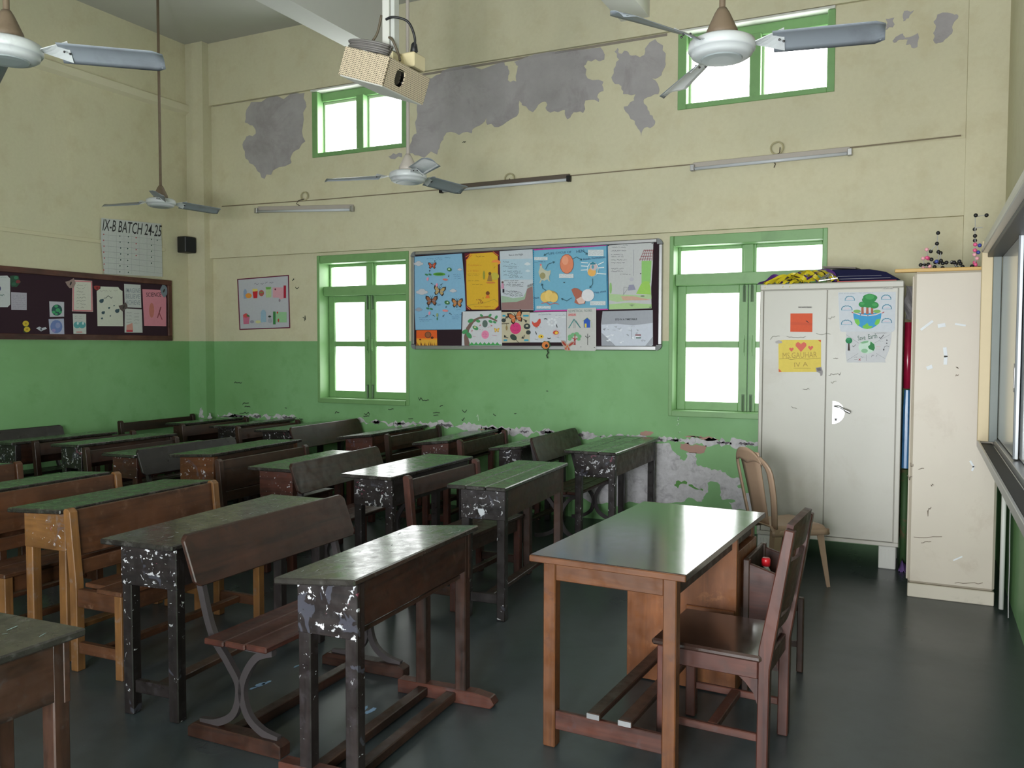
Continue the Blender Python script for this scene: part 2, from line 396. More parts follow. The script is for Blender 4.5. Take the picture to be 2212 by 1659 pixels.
for pl in ([(1190,235),(1230,160),(1400,150),(1455,165),(1455,200),(1420,230),(1400,330),(1340,410),(1260,465),(1205,470),(1185,360),(1215,290)], [(670,205),(765,190),(745,300),(710,295),(670,325),(690,250)], [(870,120),(980,110),(920,200),(860,230),(855,180)], [(745,440),(780,400),(860,365),(880,410),(1020,360),(1015,510),(970,525),(930,480),(890,490),(910,430),(820,430),(760,465)], [(470,420),(600,320),(600,440),(550,455)]):
    wall_patch('bare_plaster_patch', cr(1780,0,5.028,pl), M_PLAS)
wall_patch('bare_plaster_patch', [(838,338),(850,331),(868,331),(868,340),(845,343)], M_PLAS)
low = cr(1340,900,6.9125,[(40,700),(300,480),(560,400),(720,390),(760,460),(850,570),(900,590),(890,640),(970,650),(1000,600),(980,540),(1150,540),(1110,590),(1145,640),(1135,710),(1230,750),(1290,750),(1360,800),(1500,795),(1590,870),(1640,905),(1740,905),(1815,940),(1790,1010),(1740,1030),(1830,1100),(1975,1180),(1960,1280),(1950,1420),(1690,1400),(1620,1280),(1720,1265),(1700,1240),(1530,1245),(1490,1180),(1500,1110),(1450,980),(1300,990),(1310,1130),(1240,1200),(1220,1270),(1020,1205),(910,1280),(700,1290),(300,1300),(-200,1280),(-420,1300),(-640,1180),(-560,800),(-200,760)])
wall_patch('bare_plaster_patch', low, M_PLAW)
wall_patch('green_paint_remnant', cr(1340,900,6.9125,[(870,950),(1000,975),(990,1010),(900,1005),(860,1070),(800,1020)]), flat((92,146,74)), off=.003)
wall_patch('green_paint_remnant', cr(1340,900,6.9125,[(1020,1010),(1150,1070),(1240,1090),(1230,1110),(1120,1085),(1020,1030)]), flat((92,146,74)), off=.003)
wall_patch('pink_undercoat_patch', cr(1340,900,6.9125,[(890,400),(1020,380),(1040,430),(1120,410),(1290,430),(1250,540),(1100,545),(1000,520),(910,490)]), M_PINK)
wall_patch('pink_undercoat_patch', cr(1340,900,6.9125,[(960,300),(1100,285),(1240,310),(1480,345),(1200,330)]), M_PINK)
wall_patch('pink_undercoat_patch', cr(1340,900,6.9125,[(300,230),(420,220),(500,240),(420,280),(290,270)]), M_PINK)
wall_patch('pink_undercoat_patch', [(1035,925),(1065,921),(1092,928),(1070,940),(1040,938)], M_PINK)
# the long flaked seam about a metre up
seam = [(470,897,5),(560,899,7),(640,903,6),(770,908,5),(850,915,6),(945,918,10),(1040,924,13),(1100,931,17),(1180,934,13),(1240,939,12),(1330,946,8),(1440,950,8),(1500,953,12),(1580,957,12),(1640,960,14)]
for k in range(len(seam)-1):
    (u0,v0,t0),(u1,v1,t1) = seam[k], seam[k+1]
    if k in (2,): continue
    n_ = max(3, int((u1-u0)/14)); top = []; bot = []
    for i in range(n_+1):
        f = i/n_; u = u0+(u1-u0)*f; v = v0+(v1-v0)*f; t_ = (t0+(t1-t0)*f)*random.uniform(.35,1.7)/2
        top.append((u, v-t_+random.uniform(-2,2))); bot.append((u, v+t_*random.uniform(.6,1.2)))
    wall_patch('bare_plaster_seam', top+bot[::-1], M_PLAW, amp=.3, n=3)
    for q in range(2):
        f = random.random(); uu = u0+(u1-u0)*f; vv = v0+(v1-v0)*f
        wall_patch('dark_plaster_fleck', [(uu-9,vv),(uu-3,vv-3),(uu+6,vv-2),(uu+11,vv+1),(uu+3,vv+3),(uu-5,vv+2)], flat((104,98,104)), amp=.3, off=.003)
for (u,v,wd,h_) in ((432,880,7,30),(450,892,9,34)):
    wall_patch('bare_plaster_patch', [(u,v+6),(u+wd*.5,v),(u+wd,v+9),(u+wd-2,v+h_*.5),(u+wd+2,v+h_*.7),(u+wd*.5,v+h_*.75),(u-3,v+h_*.6),(u-1,v+h_*.4)], M_PLAW, val=D-.13, amp=.3)
# chalk and pencil scribbles, nail holes
def stroke(mb, pts, axis, val, wpx=1.6, off=.004):
    s_ = -1 if axis == 1 else 1
    Q = [hit(u,v,axis,val) for u,v in pts]; k = (Q[0]-Vector((0,0,CAMH))).dot(fw)/FPX*wpx/2
    for a, b in zip(Q[:-1],Q[1:]):
        d = (b-a)
        if d.length < 1e-5: continue
        d.normalize(); nrm = Vector((0,s_,0)) if axis == 1 else Vector((s_,0,0)); n = d.cross(nrm)*k
        o = nrm*off; a2 = a-d*k*.5; b2 = b+d*k*.5
        mb.add([a2+n+o,b2+n+o,b2-n+o,a2-n+o], [(0,1,2,3)])
def scrib(mb, u, v, w_, h_, n, axis=1, val=D, wpx=1.5):
    pts = [(u+w_*i/n+random.uniform(-1,1), v+random.uniform(-h_/2,h_/2)) for i in range(n+1)]
    stroke(mb, pts, axis, val, wpx)
mk = MB()
for (u,v,w_,h_,n) in ((507,826,16,4,6),(524,872,14,5,6),(530,878,10,4,5),(519,892,18,3,5),(905,862,22,9,9),(951,877,6,3,3),(1066,896,6,5,3),(998,906,5,8,3),(787,893,12,6,7),(786,899,12,4,6),(936,891,14,2,4),(938,897,10,2,3),(882,904,10,3,4),(1111,894,4,3,2),(648,905,6,4,3),(616,882,4,6,2),(724,891,8,5,4),(840,884,10,3,4),(1000,888,9,5,4),(1180,845,5,1,2),(658,688,2,14,2),(632,604,4,4,3),(638,622,8,4,3),(655,685,3,8,2),(1650,407,22,4,5),(1102,447,18,3,4),(655,472,16,3,4),(1430,490,6,4,3),(1421,497,4,5,3),(1000,307,6,5,3),(1100,112,8,2,3)):
    scrib(mk, u, v, w_, h_, n)
mk.build('pencil_scribbles', flat((52,60,50)), wall_back)
mk = MB()
for (u,v,w_,h_,n) in ((1464,905,2,10,3),(1463,917,4,8,3),(1466,934,3,5,2),(1030,902,5,14,2)): scrib(mk, u, v, w_, h_, n)
mk.build('chalk_marks', flat((190,214,188)), wall_back)
# dirty crack under the middle band; shadow under the upper lintel painted as a strip
mk = MB(); stroke(mk, [(480,446),(700,431),(960,409),(1230,380),(1500,355),(1700,334),(2075,293)], 1, D-.05, 2.0); mk.build('dust_shade_line', flat((124,112,92)), wall_back)
mk = MB(); stroke(mk, [(462,228),(560,212),(640,199)], 1, D, 5, .002); stroke(mk, [(905,163),(1000,147),(1200,114),(1310,96),(1440,75)], 1, D, 5, .002); mk.build('dust_shade_line', flat((140,132,122)), wall_back)
# ---- windows
def px_z(v, u, y): return hit(u, v, 1, y).z
def lower_window(i, H, label):
    x0,x1,z0,z1 = H; r = .17; y0 = D+r; f = .055
    root = empty('window_%d' % i, ((x0+x1)/2, D+r, z0)); root['kind'] = 'structure'; root['label'] = label
    def part(name, a,b,c,d,ya=y0,yb=y0+.06, mat=M_GFRM, par=None, bev=.004):
        o = MB().box(a-root.location.x, b-root.location.x, ya-y0, yb-y0, c-z0, d-z0).build(name, mat, par or root, bevel=bev); return o
    # painted lining of the opening
    t = .035
    part('lining', x0,x0+t,z0,z1,D-.012,y0+.06); part('lining', x1-t,x1,z0,z1,D-.012,y0+.06); part('lining', x0+t,x1-t,z1-.085,z1,D+.0,y0+.06)
    part('sill', x0+t,x1-t,z0,z0+.05,D-.03,y0+.06)
    xa, xb, za, zb = x0+t, x1-t, z0+.05, z1-.085
    zt = 2.19                                                  # transom
    part('transom', xa,xb,zt-.05,zt+.05,D+.06,y0+.055)
    xm = (xa+xb)/2
    part('mullion', xm-.04,xm+.04,zt+.05,zb,y0-.03,y0+.05)
    # two fixed top lights
    for (a,b) in ((xa,xm-.04),(xm+.04,xb)):
        part('glazing_bead', a,a+.022,zt+.05,zb,y0-.01,y0+.04); part('glazing_bead', b-.022,b,zt+.05,zb,y0-.01,y0+.04)
        part('glazing_bead', a+.022,b-.022,zb-.03,zb,y0-.01,y0+.04)
        part('pane', a+.022,b-.022,zt+.05,zb-.03,y0+.015,y0+.021, M_PANE, bev=0)
    # two casement leaves
    for k, (a,b) in enumerate(((xa,xm-.003),(xm+.003,xb))):
        lf = MB(); st = .075 if (k == 0) else .065
        ox = root.location.x
        def B(p,q,c,d): lf.box(p-ox,q-ox,-.02,.03,c-z0,d-z0)
        B(a,a+st,za,zt-.05); B(b-st,b,za,zt-.05); B(a+st,b-st,za,za+.075); B(a+st,b-st,zt-.05-.07,zt-.05)
        zmid = 1.62
        B(a+st,b-st,zmid-.028,zmid+.028)
        leaf = lf.build('casement', M_GFRM, root, bevel=.004)
        for (c,d) in ((za+.075,zmid-.028),(zmid+.028,zt-.12)):
            MB().box(a+st-ox,b-st-ox,.004,.01,c-z0,d-z0).build('pane', M_PANE, leaf)
        sx = b-.03 if k == 0 else a+.03
        hd = MB(); hd.box(sx-.008-ox,sx+.008-ox,-.032,-.02,1.52-z0,1.70-z0); hd.bar((sx-ox,-.045,1.56-z0),(sx-ox,-.045,1.66-z0),.012,.012); hd.box(sx-.006-ox,sx+.006-ox,-.05,-.02,1.55-z0,1.565-z0); hd.box(sx-.006-ox,sx+.006-ox,-.05,-.02,1.655-z0,1.67-z0)
        hd.build('handle', M_GFRM, leaf)
        bl = MB(); bl.box(sx-.012-ox,sx+.012-ox,-.03,-.02,za+.01-z0,za+.15-z0); bl.tube([(sx-ox,-.036,za-z0),(sx-ox,-.036,za+.14-z0)], .006, 6); bl.box(sx-.012-ox,sx+.012-ox,-.03,-.02,zt-.2-z0,zt-.06-z0); bl.tube([(sx-ox,-.036,zt-.2-z0),(sx-ox,-.036,zt-.05-z0)], .006, 6)
        bl.build('bolt', simple('bolt_paint',(84,112,78),.5,.3,20), leaf)
lower_window(1, WIN_LO[0], 'green casement window with frosted panes left of the crowded notice board')
lower_window(2, WIN_LO[1], 'green casement window with frosted panes partly behind the steel cupboard')
def upper_window(i, H, label):
    x0,x1,z0,z1 = H; y0 = D+.10
    root = empty('window_%d' % i, ((x0+x1)/2, y0, z0)); root['kind'] = 'structure'; root['label'] = label; ox = root.location.x
    def part(name, a,b,c,d,ya,yb, mat=M_GFRM, bev=.004): return MB().box(a-ox,b-ox,ya-y0,yb-y0,c-z0,d-z0).build(name, mat, root, bevel=bev)
    part('reveal', x0,x1,z1-.02,z1,D-.036,y0, M_WHITEP)
    part('frame_side', x0,x0+.075,z0,z1-.02,D-.01,y0+.08); part('frame_side', x1-.06,x1,z0,z1-.02,D-.01,y0+.08)
    part('frame_head', x0+.075,x1-.06,z1-.11,z1-.02,y0-.03,y0+.08); part('frame_sill', x0+.075,x1-.06,z0,z0+.045,D-.01,y0+.08)
    xm = (x0+x1)/2+.01; part('mullion', xm-.045,xm+.045,z0+.045,z1-.11,D+.01,y0+.08)
    for (a,b) in ((x0+.075,xm-.045),(xm+.045,x1-.06)):
        part('pane', a,b,z0+.045,z1-.11,y0+.04,y0+.046, M_PANE_HI, 0)
        part('glazing_bead', a,a+.02,z0+.045,z1-.11,y0+.0,y0+.038, simple('pale_green_bead',(188,206,176),.5)); part('glazing_bead', a+.02,b,z1-.14,z1-.11,y0,y0+.038, simple('pale_green_bead',(188,206,176),.5))
upper_window(3, WIN_HI[0], 'small high window with two bright panes behind the projector')
upper_window(4, WIN_HI[1], 'small high window with two bright panes behind the nearest ceiling fan')
# corridor windows and doorway frames in the wall behind the viewer
for k, (x0,x1,z0,z1) in enumerate(BACK_OPEN):
    root = empty('window_%d' % (5+k) if z0 > 0 else 'door_1', ((x0+x1)/2, YB-.1, z0)); root['kind'] = 'structure'; ox = root.location.x
    def P(n, a,b,c,d): MB().box(a-ox,b-ox,-.05,.05,c-z0,d-z0).build(n, M_GFRM, root, bevel=.004)
    P('frame_side',x0,x0+.06,z0,z1); P('frame_side',x1-.06,x1,z0,z1); P('frame_head',x0+.06,x1-.06,z1-.06,z1)
    if z0 > 0: P('frame_sill',x0+.06,x1-.06,z0,z0+.06); P('mullion',(x0+x1)/2-.03,(x0+x1)/2+.03,z0+.06,z1-.06)

# ================================================================ DESKS AND BENCHES
R = math.radians
def desk(label, x0,x1,y0,y1, rot, hL, hR, fam='dark', topfam='top', end=None, apron='', runner=False, planks=1, shelf=True, group='school desks in rows'):
    """bench desk: local x runs from the pupil's side (-) to the front (+), y along the top"""
    w_, l_ = x1-x0, y1-y0; cx, cy = (x0+x1)/2, (y0+y1)/2
    t = empty('school_desk', (cx,cy,0), R(rot), label, 'desk', group)
    end = end or fam; apron = apron or fam
    X0, X1, Y = -w_/2, w_/2, l_/2
    zt = lambda x: hL+(hR-hL)*(x-X0)/w_
    th = .024
    for k in range(planks):
        a = X0+w_*k/planks; b = X0+w_*(k+1)/planks-.0022
        MB().prism([(a,zt(a)-th),(b,zt(b)-th),(b,zt(b)),(a,zt(a))], 1, -Y+random.uniform(-.003,.003), Y+random.uniform(-.003,.003)).build('plank', W(topfam,'y'), t, bevel=.005)
    lx0, lx1, ly = X0+.075, X1-.022, Y-.045
    s_ = .052
    for (a,b) in ((lx0,lx0+s_),(lx1-s_,lx1)):
        for sy in (-1,1):
            ya, yb = sorted((sy*ly, sy*(ly-s_)))
            z1 = min(zt(a),zt(b))-th
            MB().box(a,b,ya,yb,.045 if runner else 0,z1).build('leg', W(end if sy < 0 else fam,'z',.1 if sy < 0 and end == 'black' else 0), t, bevel=.004)
    for sy in (-1,1):
        ya, yb = sorted((sy*(ly+.002), sy*(ly-.02)))
        a, b = lx0-.002, lx1+.002
        MB().prism([(a,hL-.2),(b,hL-.2),(b,zt(b)-th-.001),(a,zt(a)-th-.001)], 1, ya, yb).build('end_panel', W(end if sy < 0 else fam,'x',0 if sy > 0 else (1 if end == 'black' else .45)), t, bevel=.003)
    MB().prism([(lx1-.022,hR-.19),(lx1-.001,hR-.19),(lx1-.001,zt(lx1)-th-.001),(lx1-.022,zt(lx1)-th-.001)], 1, -ly+s_-.004, ly-s_+.004).build('front_board', W(apron,'y'), t)
    if shelf: MB().box(lx0+.01,lx1-.024,-ly+.023,ly-.023,hL-.196,hL-.178).build('book_shelf', W('brown' if fam != 'yellow' else 'amber','y'), t, bevel=.002)
    if runner:
        for sy in (-1,1):
            yc = sy*(ly-s_/2)
            MB().prism([(X0-.02,0),(X1+.10,0),(X1+.12,.02),(X1+.10,.05),(X1+.02,.062),(X0-.02,.062)], 1, yc-.03, yc+.03).build('foot_runner', W('red','x'), t, bevel=.004)
        for xx in (lx0+.04, lx1-.07): MB().box(xx-.025,xx+.025,-ly+.056,ly-.056,.01,.05).build('floor_rail', W('brown','y'), t, bevel=.004)
    else:
        for sy in (-1,1):
            yc = sy*(ly-s_/2); MB().box(lx0+s_,lx1-s_,yc-.014,yc+.014,.095,.15).build('end_stretcher', W(end if sy < 0 else fam,'x'), t, bevel=.003)
        xm = (lx0+lx1)/2; MB().box(xm-.03,xm+.03,-ly+.042,ly-.042,.105,.13).build('footrest', W('brown' if fam in ('dark','black') else fam,'y'), t, bevel=.003)
    return t
def bench(label, bx, y0, y1, rot, h, fam='brown', style='open', post=None, seatfam=None, gap=0, lean=.035, sd=.30, group='wooden benches behind the desks'):
    """form with a back; bx is the rear face of the back at its top, seat reaches towards +x"""
    l_ = y1-y0; t = empty('school_bench', (bx,(y0+y1)/2,0), R(rot), label, 'bench', group); Y = l_/2; s_ = .046
    post = post or fam; seatfam = seatfam or fam
    sh = .43
    def X(z): return lean*(1-max(0,z-sh)/(h-sh)) if z > sh else lean
    for sy in (-1,1):
        ya, yb = sorted((sy*Y, sy*(Y-s_)))
        MB().prism([(lean,0),(lean+s_,0),(lean+s_,sh),(s_,h-.015),(s_*.6,h),(s_*.2,h),(0,h-.012),(lean,sh)], 1, ya, yb).build('back_post', W(post,'z'), t, bevel=.003)
        MB().box(lean+sd,lean+sd+s_,ya,yb,0,sh-.022).build('front_leg', W(post,'z'), t, bevel=.003)
        MB().box(lean+s_,lean+sd,ya+.006,yb-.006,sh-.11,sh-.022).build('side_rail', W(fam,'x'), t, bevel=.003)
        MB().box(lean+s_,lean+sd,ya+.008,yb-.008,.09,.145).build('lower_rail', W(fam,'x'), t, bevel=.003)
    def board(name, za, zb, th=.02):
        a0, a1 = X(za)+.01, X(zb)+.01
        MB().prism([(a0,za),(a0+th,za),(a1+th,zb),(a1,zb)], 1, -Y+s_, Y-s_).build(name, W(fam,'y'), t, bevel=.003)
    if style == 'solid': board('backrest', h-.235, h-.012); board('back_rail', sh+.04, sh+.11)
    elif style == 'open': board('backrest', h-.12, h-.025); board('back_rail', h-.27, h-.19)
    elif style == 'rail': board('backrest', h-.135, h-.03)
    n = 2
    for k in range(n):
        a = lean+s_*.5+(sd+s_*.5+.015)*k/n; b = lean+s_*.5+(sd+s_*.5+.015)*(k+1)/n-.006
        ye = Y-s_-.002 if k == 0 else Y+.008
        MB().box(max(a, lean+s_+.002) if k == 0 else a, b, -Y-.008 if k else -ye, ye, sh-.022, sh).build('seat_plank', W(seatfam,'y'), t, bevel=.004)
    MB().box(lean+sd+.01,lean+sd+.03,-Y+s_,Y-s_,sh-.11,sh-.024).build('front_rail', W(fam,'y'), t, bevel=.003)
    MB().box(lean+.16,lean+.20,-Y+.03,Y-.03,.1,.135).build('stretcher', W(fam,'y'), t, bevel=.003)
    return t
def arc(pts, n=6):
    out = []
    P = [Vector(p) for p in pts]
    for i in range(len(P)-1):
        p0, p1, p2, p3 = P[max(0,i-1)], P[i], P[i+1], P[min(len(P)-1,i+2)]
        for k in range(n):
            f = k/n; out.append(.5*((2*p1)+(p2-p0)*f+(2*p0-5*p1+4*p2-p3)*f*f+(3*p1-p0-3*p2+p3)*f**3))
    out.append(P[-1]); return out
def iron_bench(label, bx, y0, y1, rot, h, fam='dark', runner=True, ext=0.0, group='iron-legged benches with plank backs'):
    l_ = y1-y0; t = empty('iron_leg_bench', (bx,(y0+y1)/2,0), R(rot), label, 'bench', group); Y = l_/2
    # tilted back board
    b = MB(); pl = jag([(0,0)],0) if False else None
    mb = MB(); zb = h-.20; dx = .075
    c = .022
    pts = [(-Y+c,0),(Y-c,0),(Y,.02),(Y,.18),(Y-c,.2),(-Y+c,.2),(-Y,.18),(-Y,.02)]
    fr = []; bk = []
    for (y,s) in pts: fr.append((dx*(1-s/.2)+.022, y, zb+s)); bk.append((dx*(1-s/.2), y, zb+s))
    n = len(pts); mb.add(fr+bk, [list(range(n)), list(range(2*n-1,n-1,-1))]+[(i,n+i,n+(i+1)%n,(i+1)%n) for i in range(n)])
    mb.build('backrest', W(fam,'y'), t, bevel=.004)
    for k in range(3):
        a = dx+.03+.108*k; MB().box(a, a+.1, -Y+.02, Y-.02, .415+.004*k, .44+.004*k).build('seat_slat', W('maroon' if fam == 'dark' else fam,'y'), t, bevel=.005)
    for sy in (-1,1):
        yc = sy*(Y-.09)
        mb = MB()
        back = arc([(-.012,h-.03),(.03,.62),(.085,.44),(.17,.33),(.225,.24),(.2,.13),(.11,.075),(.02,.062)])
        front = arc([(.395,.405),(.32,.375),(.262,.30),(.24,.22),(.27,.13),(.34,.08),(.42,.062)])
        mb.ribbon(back, .03, 1, yc-.012, yc+.012); mb.ribbon(front, .03, 1, yc-.012, yc+.012)
        mb.box(dx+.02,.4,yc-.014,yc+.014,.395,.414)
        mb.build('iron_leg', M_IRON, t)
        if runner: MB().prism([(-.03,0),(.45+ext,0),(.45+ext,.05),(.42+ext,.062),(0,.062),(-.03,.04)], 1, yc-.032, yc+.032).build('foot_runner', W(fam,'x'), t, bevel=.004)
    if runner: MB().box(.14,.19,-Y+.122,Y-.122,.006,.05).build('floor_rail', W(fam,'y'), t, bevel=.003)
    return t

# -- nearest row
desk('dark paint-splashed desk standing nearest the teacher table, with foot runners on the floor', -2.125,-1.775,2.365,3.36, 2.6, .762,.792, 'dark', end='black', runner=True)
iron_bench('dark slatted bench on curved iron legs beside the desk nearest the teacher table', -2.665,2.44,3.50, .8, .845, 'dark', ext=.0)
desk('dark desk with heavily splashed white and pink end, in front of the yellow bench', -3.225,-2.83,2.50,3.69, 4.8, .77,.77, 'black', end='black')
bench('yellow varnished bench with solid back standing against the yellow desk', -3.80,2.76,3.77, 2, .80, 'amber','solid', post='yellow', seatfam='amber')
desk('yellow varnished desk with stained end panel, nearest of the yellow desks', -4.24,-3.85,2.77,3.82, 2.2, .766,.786, 'yellow', topfam='top', end='yellow', apron='amber')
bench('yellow varnished bench between the two yellow desks at the left edge', -4.60,2.72,3.75, 2, .80, 'amber','solid', post='yellow')
desk('yellow-brown desk behind the nearest yellow desk, cut by the left edge', -5.06,-4.69,2.72,3.77, 2, .766,.786, 'amber', end='amber', apron='amber')
bench('amber bench with round post top at the far left edge', -5.62,2.75,3.78, 1, .80, 'amber','solid', post='amber')
desk('amber desk farthest along the nearest row, mostly out of frame', -6.06,-5.68,2.75,3.78, 1, .76,.78, 'amber', end='amber')
desk('dark scratched desk in the bottom left corner, closest to the viewer', -2.56,-2.165,.55,1.655, 1, .775,.78, 'brown', topfam='top', end='brown')
# -- middle row
desk('brown desk with scratched green-tinted plank top behind the teacher table', -2.555,-2.18,4.31,5.47, 4.2, .79,.79, 'brown', end='black', apron='brown', planks=3)
bench('reddish bench with a single top rail behind the scratched plank-top desk', -2.885,4.40,5.33, 0, .80, 'brown','rail', post='red')
desk('dark shiny-topped desk with large white paint splashes on its end', -3.34,-2.96,4.36,5.48, 1.5, .79,.79, 'black', end='black')
iron_bench('dark bench with wide tilted plank back behind the white-splashed desk', -3.88,4.46,5.60, 4, .805, 'dark')
desk('red-brown desk with pale flecks on its end, behind the tilted plank-back bench', -4.30,-3.93,4.54,5.60, 4, .752,.752, 'red', end='red')
bench('plain brown bench with pale square post beside the orange desk end', -4.62,4.56,5.60, 2, .778, 'brown','solid', post='brown', sd=.20)
desk('orange-ended desk with overhanging top in the middle row', -5.215,-4.80,4.68,5.80, 3.6, .77,.792, 'amber', end='teak', apron='brown')
iron_bench('black bench with long solid back behind the orange-ended desk', -5.60,4.70,5.80, 2, .778, 'black', runner=False)
desk('red-brown desk with smeared white paint on its end', -6.02,-5.66,4.74,5.80, 2, .725,.725, 'red', end='red')
bench('dark bench with thin reddish post behind the smeared red-brown desk', -6.24,4.72,5.73, 2, .76, 'dark','rail', post='brown', sd=.20)
desk('dark desk with white scribbles on its end, second from the left wall', -6.64,-6.30,4.74,5.80, 1, .765,.775, 'dark', end='black')
bench('dark brown bench second from the left wall in the middle row', -6.90,4.75,5.8, 0, .78, 'brown','rail', sd=.19)
desk('dark desk closest to the left wall in the middle row', -7.25,-6.93,4.6,5.65, 0, .765,.775, 'dark', end='black')
# -- row along the window wall
desk('black desk against the window wall beside the peeling plaster', -2.50,-2.08,6.06,7.26, .6, .80,.80, 'black', end='black', apron='brown', planks=3)
iron_bench('dark bench with rising solid back beside the black desk at the window wall', -2.865,6.2,7.22, 1, .86, 'dark', runner=False)
desk('dark desk with pale flecked end half hidden by the rising bench back', -3.19,-2.90,6.12,7.22, 1, .772,.80, 'black', end='black', planks=3)
bench('brown bench with square posts under the right part of the notice board', -3.53,6.16,7.14, 3, .82, 'brown','rail', post='red')
desk('reddish desk under the middle of the notice board', -3.99,-3.64,6.18,7.28, 4, .768,.805, 'red', end='red')
bench('see-through bench with two back rails under the left part of the notice board', -4.31,6.25,7.23, 2, .82, 'brown','open', post='brown', sd=.20)
desk('reddish desk with thin end panel in front of the left lower window', -4.85,-4.47,6.28,7.30, 2, .765,.808, 'red', end='red')
iron_bench('dark bench with broad tilted back under the left lower window', -5.34,6.18,7.33, 3, .84, 'dark', runner=False)
desk('dark desk with bluish flecked end under the food poster', -5.86,-5.45,6.31,7.30, 2, .785,.80, 'black', end='black')
bench('brown bench with two posts under the food poster', -6.14,6.36,7.30, 0, .80, 'brown','rail', sd=.20)
desk('brown desk second from the corner along the window wall', -6.52,-6.18,6.40,7.30, 0, .785,.805, 'brown', end='black')
bench('dark brown bench near the corner pilaster', -6.78,6.25,7.20, 0, .81, 'brown','rail', sd=.20)
desk('brown desk nearest the corner along the window wall', -7.12,-6.82,6.38,7.24, 0, .79,.80, 'brown', end='brown')
bench('dark bench against the left wall below the maroon pin board', -7.52,6.10,7.16, 3, .82, 'dark','open')
iron_bench('black bench with solid back against the left wall at the left edge', -7.62,4.45,5.56, 0, .82, 'black', runner=False)

# ================================================================ TEACHER'S TABLE AND CHAIRS
t = empty('teacher_table', (-1.047,3.69,0), R(-2.6), 'large wooden teacher table with dark glossy top and orange-brown legs', 'table')
hw, hl, zt_ = .318, .665, .775
MB().box(-hw,hw,-hl+.004,hl-.004,zt_-.024,zt_).build('table_top', W('tabletop','y'), t, bevel=.002)
MB().box(-hw,hw,-hl-.008,-hl+.003,zt_-.026,zt_-.001).build('edge_strip', W('teak','x'), t, bevel=.003)
MB().box(-hw,hw,hl-.003,hl+.008,zt_-.026,zt_-.001).build('edge_strip', W('teak','x'), t, bevel=.003)
for sx in (-1,1):
    for sy in (-1,1):
        xa, xb = sorted((sx*(hw-.045), sx*(hw-.097))); ya, yb = sorted((sy*(hl-.03), sy*(hl-.082)))
        MB().box(xa,xb,ya,yb,0,zt_-.025).build('leg', W('teak','z'), t, bevel=.004)
for sy in (-1,1):
    ya, yb = sorted((sy*(hl-.035), sy*(hl-.057)))
    MB().box(-hw+.097,hw-.097,ya,yb,zt_-.10,zt_-.026).build('end_apron', W('teak','x'), t, bevel=.003)
    MB().box(-hw+.097,hw-.097,ya,yb,.075,.15).build('end_stretcher', W('red','x'), t, bevel=.003)
for sx in (-1,1):
    xa, xb = sorted((sx*(hw-.05), sx*(hw-.072)))
    MB().box(xa,xb,-hl+.082,hl-.082,zt_-.10,zt_-.026).build('side_apron', W('brown','y'), t, bevel=.003)
for xx in (-.055,.075): MB().box(xx-.028,xx+.028,-hl+.03,hl-.4,.151,.175).build('foot_bar', W('brown','y'), t, bevel=.004)
for xx in (-.055,.075): MB().box(xx-.026,xx+.026,-hl+.027,-hl+.032,.153,.173).build('metal_bar_end', M_ALU, t)
ped = MB().box(-.235,.29,.205,.235,.005,zt_-.027).build('pedestal_front', W('ply','z'), t, bevel=.002)
MB().box(-.235,.29,.235,.60,.02,zt_-.11).build('pedestal_box', W('ply','z'), t, bevel=.002)
MB().box(.06,.285,.188,.205,.37,.40).build('ledge_strip', W('ply','x'), t, bevel=.003)

